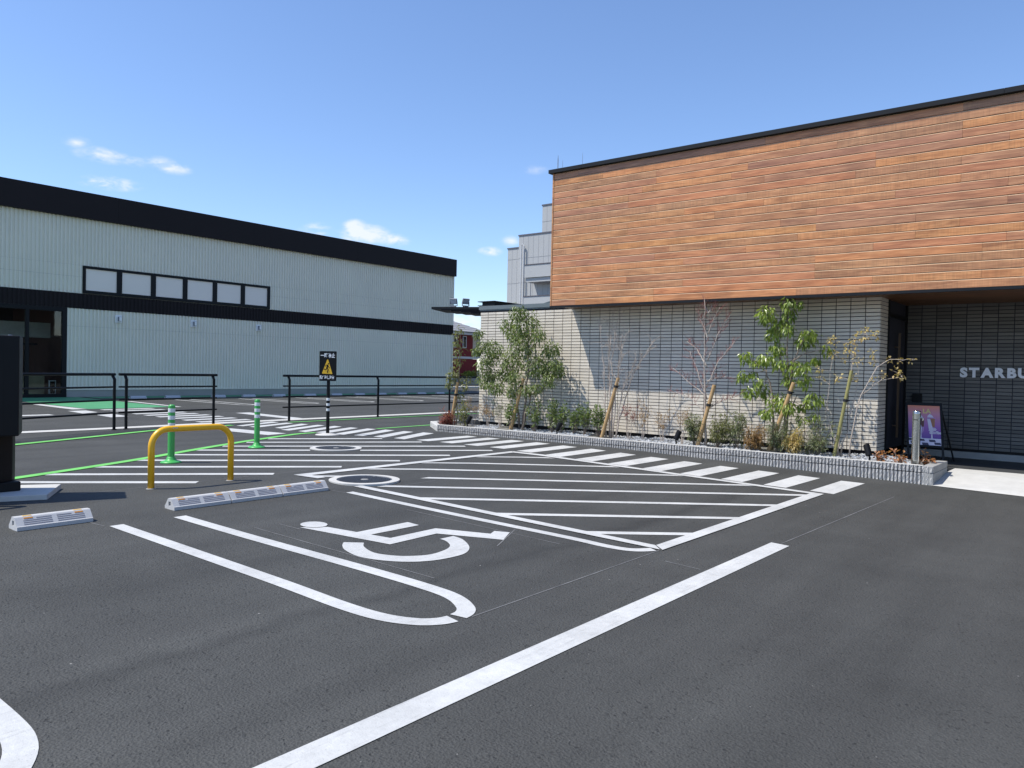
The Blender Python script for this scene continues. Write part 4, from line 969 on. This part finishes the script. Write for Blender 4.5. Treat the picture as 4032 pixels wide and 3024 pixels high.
# ------------------------------------------------------------------ street furniture
# wheel stops
def wheel_stop(loc, label, group, far=False):
    x, y, z = loc; t = thing('wheel_stop', label, 'wheel stop', loc, group); Lh = .2925
    prof = [(0, 0), (0, .032), (-.008, .036), (-.062, .099), (-.070, .104), (-.120, .104), (-.172, .036), (-.18, .032), (-.18, 0)]
    mb = MB(); k = len(prof)
    n0 = 0; mb.v = [(x + p, y - Lh, z + q) for p, q in prof] + [(x + p, y + Lh, z + q) for p, q in prof]
    for i in range(k):
        j = (i + 1) % k; mb.f.append((i, k + i, k + j, j))
    for s_, yy in ((0, y - Lh), (k, y + Lh)):           # ends with a square socket
        hole = [(-.07, .035), (-.11, .035), (-.11, .075), (-.07, .075)]
        tri = tessellate_polygon([[Vector((p, q, 0)) for p, q in prof], [Vector((p, q, 0)) for p, q in hole]])
        base = len(mb.v); mb.v += [(x + p, yy, z + q) for p, q in hole] + [(x + p, yy + (.05 if s_ == 0 else -.05), z + q) for p, q in hole]
        idx = list(range(s_, s_ + k)) + list(range(base, base + 4))
        for a0, b0, c0 in tri: mb.f.append((idx[a0], idx[b0], idx[c0]))
        for i in range(4): mb.f.append((base + i, base + (i + 1) % 4, base + 4 + (i + 1) % 4, base + 4 + i))
        mb.f.append(tuple(base + 4 + i for i in range(4)))
    o = mb.build('body', M_STOP, t)
    if not far:
        P = Vector((x - .008, y, z + .036)); sl = Vector((-.054, 0, .063)); n = Vector((.063, 0, .054)).normalized()
        gr = MB()
        for g0, g1 in ((-.235, -.02), (.02, .235)):
            for r_ in range(4):
                f = .10 + r_ * .215
                a_, b2 = g0, g1
                if r_ == 3:
                    if g0 < 0: a_ = g0 + .10
                    else: b2 = g1 - .10
                c = P + sl * (f + .045) + Vector((0, (a_ + b2) / 2, 0))
                gr.obox(c + n * .0002, Vector((0, (b2 - a_) / 2, 0)), sl * .050, n * .0010)
        gr.build('groove_shade_bars', M_STOPD, t)  # thin raised bars, coloured dark to stand for shade in recessed slots
        for yy in (-.195, .195):
            c = P + sl * .86 + Vector((0, yy, 0)); MB().obox(c + n * .001, Vector((0, .033, 0)), sl * .075, n * .002).build('reflector', M_REFO, t)
            MB().obox(Vector((x - .084, y + yy, z + .1045)), Vector((0, .033, 0)), Vector((.013, 0, 0)), Vector((0, 0, .002))).build('reflector', M_REFY, t)
    return t
WX = -6.985
WZ = gz(-7.07)
wheel_stop((WX, 2.645, WZ), 'single grey wheel stop with orange reflectors, at the left near the black pylon', 'grey wheel stops in front')
for yc, lb in ((3.955, 'left of three joined grey wheel stops behind the wheelchair bay'), (4.552, 'middle of three joined grey wheel stops behind the wheelchair bay'), (5.149, 'right of three joined grey wheel stops, next to the manhole')):
    wheel_stop((WX, yc, WZ), lb, 'grey wheel stops in front')
fz = gz(-20)
ORD = ('first','second','third','fourth','fifth','sixth','seventh','eighth','ninth','tenth','eleventh','twelfth')
FL = '%s grey wheel stop from the left in the far row along the pale shop'
fs = wheel_stop((-29.35, 13.95, fz), FL % ORD[0], 'wheel stops of the far lot', True)
for k, yc in enumerate((15.3, 17.25, 18.65, 20.15, 21.8, 23.3, 24.7, 26.1, 27.5, 28.9, 30.3)): dup(fs, (-29.35, yc, fz), None, FL % ORD[k + 1])
# yellow arch barriers
def arch(y, label):
    x, z = -8.31, gz(-8.3); t = thing('arch_barrier', label, 'barrier', (x, y, z), 'yellow arch barriers')
    hw, h, rd = .475, .645, .185; p = [(x, y - hw, z - .02), (x, y - hw, z + h - rd)]
    for k in range(1, 9):
        a = math.pi / 2 * k / 8; p.append((x, y - hw + rd - rd * math.cos(a), z + h - rd + rd * math.sin(a)))
    for k in range(0, 9):
        a = math.pi / 2 * k / 8; p.append((x, y + hw - rd + rd * math.sin(a), z + h - rd + rd * math.cos(a)))
    p.append((x, y + hw, z - .02))
    MB().tube(p, .035, 20).build('tube', M_YEL, t, smooth=True)
    MB().box(x + .03, x + .0365, y - .255, y - .195, z + h + .006, z + h + .02).build('maker_plate', M_STEEL, t)
    for s_ in (-1, 1): MB().lathe([(.05, 0), (.05, .004), (.036, .008)], (x, y + s_ * hw, z), 16).build('ground_collar', M_CONC2, t)
arch(4.565, 'bright yellow arched steel barrier behind the wheel stops')
arch(2.05, 'yellow arched steel barrier at the left edge, only its shadow in view')
def bollard(c, label):
    z = gz(c[0]); t = thing('bollard', label, 'bollard', (c[0], c[1], z), 'green and white bollards')
    MB().lathe([(.14, 0), (.14, .010), (.125, .022), (.085, .032), (.062, .045), (.055, .075), (.046, .085)], (*c, z), 28).build('base', M_BOLG, t, smooth=True)
    MB().lathe([(.045, .06), (.045, .775), (.042, .79), (.032, .80), (.0, .803)], (*c, z), 28).build('post', M_BOLG, t, smooth=False)
    for a0, b0 in ((.695, .75), (.595, .65), (.495, .55)): MB().lathe([(.0455, a0), (.0465, a0 + .004), (.0465, b0 - .004), (.0455, b0)], (*c, z), 28).build('reflective_band', M_BOLW, t)
bollard((-10.33, 5.36), 'green bollard with three white bands directly behind the yellow arch')
bollard((-11.34, 7.35), 'green bollard with three white bands standing right of the yellow arch')
# black railings
def railing(posts, ext0, ext1, label):
    z = gz(-16); t = thing('railing', label, 'railing', (*posts[0], z), 'black railings along the lane')
    V = [Vector((p[0], p[1], 0)) for p in posts]
    for i, v in enumerate(V):
        d = (V[min(i + 1, len(V) - 1)] - V[max(i - 1, 0)]).normalized(); n = Vector((d.y, -d.x, 0))
        MB().tube([v + Vector((0, 0, z - .02)), v + Vector((0, 0, z + 1.02)), v - n * .045 + Vector((0, 0, z + 1.095))], .030, 10).lathe([(.055, 0), (.055, .012), (.032, .014)], (v.x, v.y, z), 12).build('post', M_BLK, t)
    for h, r in ((1.12, .029), (.865, .019), (.60, .019), (.34, .019)):
        p = [v.copy() for v in V]; p[0] -= (V[1] - V[0]).normalized() * ext0; p[-1] += (V[-1] - V[-2]).normalized() * ext1
        d = (V[-1] - V[0]).normalized(); n = Vector((d.y, -d.x, 0)) * -.048
        MB().tube([q + n + Vector((0, 0, z + h)) for q in p], r, 10).build('rail', M_BLK, t)
railing([(-13.72, 1.8), (-14.87, 4.45), (-16.03, 7.12)], .2, .06, 'black four-rail railing at the left, angled behind the black pylon')
railing([(-16.08, 7.38), (-16.27, 9.42)], .13, .11, 'short black two-post railing in the middle, left of the crosswalk')
railing([(-16.32, 11.47), (-16.36, 14.39), (-16.40, 17.30), (-16.44, 20.2)], .15, .1, 'long black railing running behind the stop sign to the tiled wall')
# stop-and-look sign
SX, SY = -12.6, 9.77; SZ = gz(-12)
SG_ = thing('warning_sign', 'black pedestrian stop sign with yellow running-figure triangle on a post', 'sign', (SX, SY, SZ))
MB().lathe([(.034, -.02), (.034, 1.12), (.034, 1.50)], (SX, SY, SZ), 18).build('post', M_BLK, SG_)
for a0 in (.48, .585, .69): MB().lathe([(.0345, a0), (.0352, a0 + .003), (.0352, a0 + .048), (.0345, a0 + .051)], (SX, SY, SZ), 18).build('reflective_band', M_BOLW, SG_)
MB().lathe([(.245, .0), (.23, .012), (.12, .030), (.05, .036), (.034, .036)], (SX, SY, SZ), 32).build('footing', M_CONC, SG_, smooth=True)
f2 = Vector((-_f.x, -_f.y, 0)).normalized(); bx_ = Vector((-f2.y, f2.x, 0)); bc = Vector((SX, SY, 1.556)) + f2 * .046 - bx_ * .005
K = .34 / 695
def sg(u, v, n=0): return bc + bx_ * ((u - 722) * K) + Vector((0, 0, (840 - v) * K)) + f2 * n
rad = .018; pts = []
for sx_, sy_, a0 in ((1, 1, 0), (-1, 1, 90), (-1, -1, 180), (1, -1, 270)):
    for k in range(5):
        a = math.radians(a0 + k * 22.5); pts.append(bc + bx_ * (sx_ * (.17 - rad) + rad * math.cos(a)) + Vector((0, 0, sy_ * (.298 - rad) + rad * math.sin(a))) - f2 * .006)
BRD = MB().prism(pts, f2 * .012).build('board', M_BLK, SG_)
MB().obox(bc - f2 * .014 + Vector((0, 0, .15)), bx_ * .06, Vector((0, 0, .015)), f2 * .007).obox(bc - f2 * .014 - Vector((0, 0, .15)), bx_ * .06, Vector((0, 0, .015)), f2 * .007).build('bracket', M_BLK, SG_)
def spoly(pts, m, n, nm):
    p3 = [sg(u, v, n) for u, v in pts]
    if (p3[1] - p3[0]).cross(p3[2] - p3[1]).dot(f2) < 0: p3 = p3[::-1]
    mb = MB(); mb.poly(p3); return mb
spoly([(698, 572), (722, 572), (735, 590), (905, 1130), (905, 1150), (890, 1162), (505, 1150), (490, 1135), (492, 1112), (685, 590)], M_SIGNY, .0075, 'x').build('yellow_triangle', M_SIGNY, BRD)
rn = MB()
def stroke(path, w0, n):
    for (a0, a1), (b0, b1) in zip(path, path[1:]):
        d = Vector((b0 - a0, b1 - a1)).normalized(); q = Vector((-d.y, d.x)) * w0 / 2; e_ = d * w0 * .25
        p3 = [sg(*(Vector((a0, a1)) - e_ + q), n), sg(*(Vector((b0, b1)) + e_ + q), n), sg(*(Vector((b0, b1)) + e_ - q), n), sg(*(Vector((a0, a1)) - e_ - q), n)]
        if (p3[1] - p3[0]).cross(p3[2] - p3[1]).dot(f2) < 0: p3 = p3[::-1]
        rn.poly(p3); n += .0004
stroke([(716, 800), (683, 940)], 62, .0085); stroke([(735, 830), (758, 878), (792, 914)], 26, .0094); stroke([(712, 790), (652, 800), (614, 856)], 26, .0105)
stroke([(690, 935), (738, 972), (704, 1118)], 34, .0115); stroke([(675, 930), (648, 992), (566, 964)], 34, .0125)
rn.poly([sg(746 + 27 * math.cos(k * .5236), 745 - 30 * math.sin(k * .5236), .0085) for k in range(12)])
rn.build('running_figure', M_BLK, BRD)
put_text(text_mesh('一時停止', .098, .0032, .74), 'sign_text', BRD, sg(713, 405, .0078), bx_, (0, 0, 1), M_SIGNW)
put_text(text_mesh('飛び出し注意', .078, .0028, .63), 'sign_text', BRD, sg(688, 1300, .0078), bx_, (0, 0, 1), M_SIGNW)
# black pylon at the left edge
PY = thing('black_pylon', 'black boxed pylon on a concrete slab cut by the left picture edge', 'pylon', (-8.8, 2.5, gz(-8)))
z = gz(-8)
MB().prism([(-8.34, 3.07, z - .02), (-8.95, 3.43, z - .02), (-9.9, 1.9, z - .02), (-9.1, 1.35, z - .02)], (0, 0, .072)).build('slab', M_CONC, PY, bevel=.006)
zs = z + .052
MB().box(-9.12, -8.74, 2.05, 2.975, zs, zs + .095).build('plinth', M_BLK, PY, bevel=.01)
MB().prism([(-8.93 + .19 * math.cos(k * .5236) * 1.0, 2.56 + .425 * math.sin(k * .5236), zs + .09) for k in range(12)], (0, 0, .62)).build('column', M_BLK, PY, bevel=.01)
bo = MB().prism([(-8.52, 2.875, .80), (-8.93, 3.045, .80), (-9.30, 2.05, .80), (-8.88, 1.90, .80)], (0, 0, .985)).build('cabinet', M_BLK, PY, bevel=.01)
MB().tube([(-8.72, 2.86, 1.784), (-8.72, 2.86, 1.80)], .02, 10).build('top_bolt', M_LAMPB, PY)

# ------------------------------------------------------------------ pale shop building on the left
LX, YR = -31.5, 33.44
gzl = gz(-30)
SHOP = thing('shop_building', 'pale corrugated metal shop with black fascia and dark band at the left', 'building', (LX, 22, gzl))
def corr(y0, y1, z0, z1, x, m, name, pitch=.1385, depth=.046):
    mb = MB(); n = int((y1 - y0) / pitch); pr = []
    for i in range(n + 1):
        yb = y0 + i * pitch
        for f, d in ((0, 0), (.36, 0), (.50, -depth), (.86, -depth)):
            yy = yb + f * pitch
            if yy <= y1: pr.append((yy, x + d))
    pr.append((y1, pr[-1][1]))
    b0 = len(mb.v)
    for yy, xx in pr: mb.v += [(xx, yy, z0), (xx, yy, z1)]
    for i in range(len(pr) - 1): mb.f.append((b0 + 2 * i, b0 + 2 * i + 2, b0 + 2 * i + 3, b0 + 2 * i + 1))
    return mb.build(name, m, SHOP)
Y0 = 2.0
corr(Y0, YR - .06, 5.215, 7.03, LX, M_SID, 'siding_sheet')
corr(Y0, 12.77, 4.775, 5.212, LX, M_SID, 'siding_sheet'); corr(20.99, YR - .06, 4.775, 5.212, LX, M_SID, 'siding_sheet')
corr(Y0, 12.77, 4.14, 4.770, LX, M_SID, 'siding_sheet'); corr(20.99, YR - .06, 4.14, 4.770, LX, M_SID, 'siding_sheet')
corr(Y0, YR - .02, 3.56, 4.136, LX + .02, M_SIDB, 'band_sheet', .15, .03)
corr(12.22, YR - .06, 2.885, 3.556, LX, M_SID, 'siding_sheet'); corr(12.22, YR - .06, .48, 2.880, LX, M_SID, 'siding_sheet')
MB().box(LX - .028, LX + .012, YR - .058, YR, .48, 3.556).box(LX - .028, LX + .012, YR - .058, YR, 4.14, 7.0).build('corner_trim', M_SID, SHOP)
MB().box(LX - .02, LX + .025, 12.2, YR, .445, .478).build('drip_trim', M_SID, SHOP)
MB().box(LX - .4, LX - .07, 12.25, YR - .01, .49, 7.9).box(LX - .4, LX - .07, Y0, 12.2, 3.58, 7.9).box(-56, LX - .41, Y0 - .05, YR - .005, 3.7, 7.9).box(-56, LX - .41, 12.3, YR - .005, .2, 3.69).build('structure_core', M_PLINTH, SHOP)
MB().box(LX - .4, LX - .005, 12.22, YR - .02, gzl - .1, .444).build('concrete_plinth', M_PLINTH, SHOP)
for a, b_ in ((Y0, 8.0), (8.0, 14.0), (14.0, 20.0), (20.0, 26.0), (26.0, YR + .02)):
    MB().box(LX - .6, LX + .17, a, b_ - .004, 7.0, 7.985).build('roof_fascia', M_SIDB, SHOP)
MB().box(-56, LX - .61, Y0, YR + .02, 7.85, 7.98).build('roof', M_SIDB, SHOP)
# ribbon window of six filmed panes
WN = MB().box(LX - .10, LX + .03, 12.78, 20.985, 5.108, 5.205).box(LX - .10, LX + .03, 12.78, 20.985, 4.165, 4.275)
yv = [12.78] + [14.03 + 1.3625 * k for k in range(5)] + [20.84]
for k, a in enumerate(yv): WN.box(LX - .099, LX + .028, a, a + (.085 if k in (0, 6) else .20) + (.06 if k == 6 else 0), 4.276, 5.107)
wf = WN.build('window_frame', M_BLK, SHOP)
for k in range(6):
    a = 12.866 + 1.3625 * k
    MB().box(LX - .025, LX - .012, a, a + 1.163, 4.277, 5.106).build('pane', M_FILM, wf)
for yc in (14.11, 17.255, 20.40):
    wl = MB().box(LX - .02, LX + .03, yc - .135, yc + .135, 3.10, 3.40).build('light_plate', M_WALLLT, SHOP, bevel=.01)
    MB().box(LX + .031, LX + .14, yc - .035, yc + .075, 3.16, 3.34).build('wall_light', M_LAMPB, wl, bevel=.008); MB().box(LX + .141, LX + .15, yc - .025, yc + .065, 3.17, 3.33).build('diffuser', M_WALLLT, wl)
# glazed shopfront
fr = MB().box(LX - .10, LX + .03, Y0, 12.215, 3.40, 3.555).box(LX - .10, LX + .03, Y0, 12.215, gzl, .30)
for a in (4.6, 6.7, 8.75, 10.81): fr.box(LX - .09, LX + .025, a, a + .12, .301, 3.399)
fr.box(LX - .09, LX + .025, 12.05, 12.214, .301, 3.399)
sf = fr.build('shopfront_frame', M_BLK, SHOP)
for a, b_ in ((4.73, 6.69), (6.83, 8.74), (8.88, 10.80), (10.94, 12.04)): MB().box(LX - .05, LX - .04, a, b_, .302, 3.398).build('glass_pane', M_GLASS, sf)
inn = MB(); inn.box(-37.2, -37.0, Y0, 12.29, .2, 3.7).build('shop_back_wall', mat('shop_dark_wall', (.06, .06, .065), .8), SHOP)
MB().box(-33.2, -33.0, Y0, 12.2, 2.42, 3.0).build('shop_bulkhead', mat('shop_bulkhead_paint', (.62, .56, .50), .8), SHOP)
MB().box(-37, LX - .12, Y0, 12.25, .1, .24).build('shop_floor', M_PORCH, SHOP); MB().box(-37.2, LX - .42, 12.22, 12.29, .2, 3.68).build('shop_side_wall', mat('shop_side_paint', (.16, .09, .07), .8), SHOP)
t = thing('cardboard_box', 'tall tan cardboard box standing behind the shop glass', 'box', (-32.6, 11.0, .24))
MB().box(-32.9, -32.3, 10.75, 11.75, .241, .98).build('carton', mat('tan_card', (.50, .42, .26), .85), t); MB().box(-32.92, -32.28, 10.73, 11.77, .981, 1.06).build('lid', mat('tan_card_lid', (.42, .36, .28), .85), t)
tag(MB().box(-32.75, -32.45, 10.8, 11.02, 1.062, 1.20).box(-32.7, -32.5, 10.82, 10.98, 1.201, 1.32).build('white_packet', M_SIGNW), 'pale packets stacked on the tan box behind the shop glass', 'packets')
t = thing('picture_frame', 'white framed panel leaning low behind the shop glass', 'frame', (-32.2, 11.9, .24))
MB().box(-32.0, -31.96, 11.78, 12.03, .25, .80).build('frame', M_SIGNW, t); MB().box(-31.959, -31.955, 11.82, 11.99, .30, .76).build('panel', M_DARKGL, t)
t = thing('shop_shelf', 'dark shelf with white boxes behind the shop glass', 'shelf', (-33, 9.8, .24))
MB().box(-33.5, -32.6, 8.8, 11.6, 2.12, 2.2).build('board', M_BLK, t); MB().box(-33.4, -32.7, 8.9, 9.0, .24, 2.119).box(-33.4, -32.7, 10.6, 10.7, .24, 2.119).build('upright', M_BLK, t)

# ------------------------------------------------------------------ background
FB = thing('grey_factory', 'stepped pale grey panelled building rising behind the cafe', 'building', (-40, 60, 0))
for x0, z1, y0, nm in ((-49.5, 13.68, 60.3, 'low_block'), (-47.87, 14.80, 60.0, 'main_block'), (-45.5, 17.62, 60.6, 'stair_tower')):
    x1 = {-49.5: -47.87, -47.87: -28, -45.5: -38}[x0]; zb = {-49.5: 0, -47.87: 0, -45.5: 14.86}[x0]
    wl = MB().box(x0, x1, y0, 75, zb, z1).build('wall', M_FACT, FB)
    MB().box(x0 - .06, x1 + .06, y0 - .06, 75.06, z1 + .003, z1 + .13).build('parapet_cap', mat('cap_' + nm, (.10, .10, .12), .6), wl)
    jt = MB(); x = x0 + .55
    while x < x1 - .2 and x < -36:
        jt.box(x, x + .035, y0 - .008, y0 - .001, zb + .02, z1 - .02); x += .62
    for zz in [zb + 2.4 * k + (1.2 if zb else 3.0) for k in range(5)]:
        if zz < z1 - .3: jt.box(x0, min(x1, -36), y0 - .013, y0 - .009, zz, zz + .035)
    jt.build('panel_joints', M_FACTD, wl)
MB().tube([(-47.35, 59.75, 0), (-47.35, 59.75, 13.75), (-47.2, 59.75, 13.95), (-47.05, 59.75, 13.75), (-47.05, 59.75, 0)], .07, 8).build('vent_pipe', M_TRIM, FB)
bal = MB().box(-46.0, -36, 58.6, 59.99, 10.45, 11.64).box(-45.9, -36, 58.75, 59.99, 10.02, 10.43).box(-46.05, -36, 58.6, 59.99, 7.6, 8.62).build('balcony', M_FACT, FB)
MB().box(-46.06, -36, 58.55, 59.98, 11.643, 11.72).box(-46.1, -36, 58.55, 59.98, 8.623, 8.70).build('balcony_cap', mat('balcony_cap_metal', (.10, .09, .10), .6), bal)
MB().box(-45.42, -45.36, 58.8, 58.86, 8.7, 10.02).build('balcony_post', M_LAMPB, bal)
t = thing('green_roof_pavilion', 'little green metal pyramid roof peeping above the tiled wall', 'roof', (-27.5, 40, 5.5))
ap = (-29.35, 40.5, 6.12)
for a, b_ in (((-30.6, 39.6, 5.62), (-28.1, 39.6, 5.62)), ((-28.1, 39.6, 5.62), (-28.1, 41.6, 5.62)), ((-28.1, 41.6, 5.62), (-30.6, 41.6, 5.62)), ((-30.6, 41.6, 5.62), (-30.6, 39.6, 5.62))):
    MB().poly([a, b_, ap]).build('roof_slope', M_GRROOF, t)
rb = MB()
for k in range(1, 8): rb.tube([(-30.6 + 2.5 * k / 8, 39.59, 5.64), (ap[0] + (k - 4) * .06, ap[1] - .15, 6.06)], .02, 4)
rb.build('roof_ribs', M_COP, t); MB().box(-30.4, -28.3, 39.8, 41.4, 0, 5.6).build('body', M_CREAM, t)
# red house
RH = thing('red_house', 'dark red two-storey house with grey slate roof in the gap between the buildings', 'house', (-52, 50, 0))
MB().box(-60, -48, 42, 53.63, 0, 4.83).box(-60, -48.01, 53.635, 54.27, 0, 2.5).build('wall', M_RED, RH)
MB().box(-47.995, -47.93, 42, 54.3, 2.52, 2.72).build('band_course', M_TRIM, RH)
MB().box(-47.99, -47.45, 41.6, 54.1, 4.70, 4.92).build('eaves', M_TRIM, RH)
# roof of visible slate courses
E0, E1 = Vector((-47.35, 41.5, 4.93)), Vector((-47.35, 55.6, 4.93)); T0, T1 = Vector((-53, 44.5, 7.7)), Vector((-53, 47.0, 7.7))
rf = MB().poly([E1 + Vector((0, 0, -.03)), (-60, 55.6, 4.9), (-53, 47.0, 7.67)]).poly([E0 + Vector((0, 0, -.03)), E1 + Vector((0, 0, -.03)), T1 + Vector((0, 0, -.03)), T0 + Vector((0, 0, -.03))]).build('roof', M_ROOFT, RH)
for k in range(14):
    a, b_ = k / 14, (k + 1) / 14
    p = [E0.lerp(T0, a), E1.lerp(T1, a), E1.lerp(T1, b_ + .01), E0.lerp(T0, b_ + .01)]
    MB().prism([p[0] + Vector((0, 0, .03)), p[1] + Vector((0, 0, .03)), p[2], p[3]], (0, 0, .03)).build('slate_course', M_ROOFT, rf)
for yw in (50.95, 52.2):
    wfm = MB().box(-47.99, -47.93, yw, yw + .5, 3.5, 4.6).build('window', M_TRIM, RH); MB().box(-47.929, -47.925, yw + .07, yw + .43, 3.58, 4.52).build('pane', M_DARKGL, wfm)
MB().box(-60, -48.6, 53.7, 58, 2.75, 4.85).build('bay_wall', M_CREAM, RH); MB().box(-48.59, -48.45, 53.7, 58, 2.6, 2.75).box(-48.59, -48.4, 53.64, 53.9, 2.5, 4.6).build('bay_trim', M_TRIM, RH)
MB().tube([(-50.2, 50.3, 6.3), (-50.2, 50.3, 7.0)], .03, 5).tube([(-50.5, 50.2, 6.9), (-49.9, 50.4, 6.9)], .02, 4).build('aerial', M_LAMPB, RH)
BW = thing('block_wall', 'grey concrete block boundary wall in the gap before the red house', 'wall', (-46, 50, 0))
for r_ in range(4):
    for k in range(9): MB().box(-45.9, -45.75, 46.5 + k * .9 + (.45 if r_ % 2 else 0), 47.39 + k * .9 + (.45 if r_ % 2 else 0), .1 + r_ * .19, .28 + r_ * .19).build('block', M_CONC2, BW)
MB().box(-45.95, -45.70, 46.4, 55.2, .86, .92).build('cap', M_CONC2, BW)
rr = random.Random(90)
for cx_, cy_, s_, lb in ((-46.9, 51.9, .55, 'low green hedge bush above the boundary wall'), (-46.9, 53.1, .75, 'rounder yellow-green bush beside it above the boundary wall')):
    t = thing('hedge_bush', lb, 'bush', (cx_, cy_, .2), 'bushes before the red house'); lf, st = MB(), MB()
    st.tube([(cx_, cy_, 0.1), (cx_, cy_, 1.0)], .05, 6)
    for k in range(700):
        v = rv(rr); leaf(lf, Vector((cx_ + v.x * s_, cy_ + v.y * s_ * 1.2, .95 + v.z * s_ * .75)), v + rv(rr), .16, .09, rr)
    st.build('stem', M_BARK, t); lf.build('foliage', L_GLOS, t)
MB().box(-40.5, -38.6, 30, 70, gzl - .1, gzl + .10).build('far_pavement', M_CONC, kind='structure')
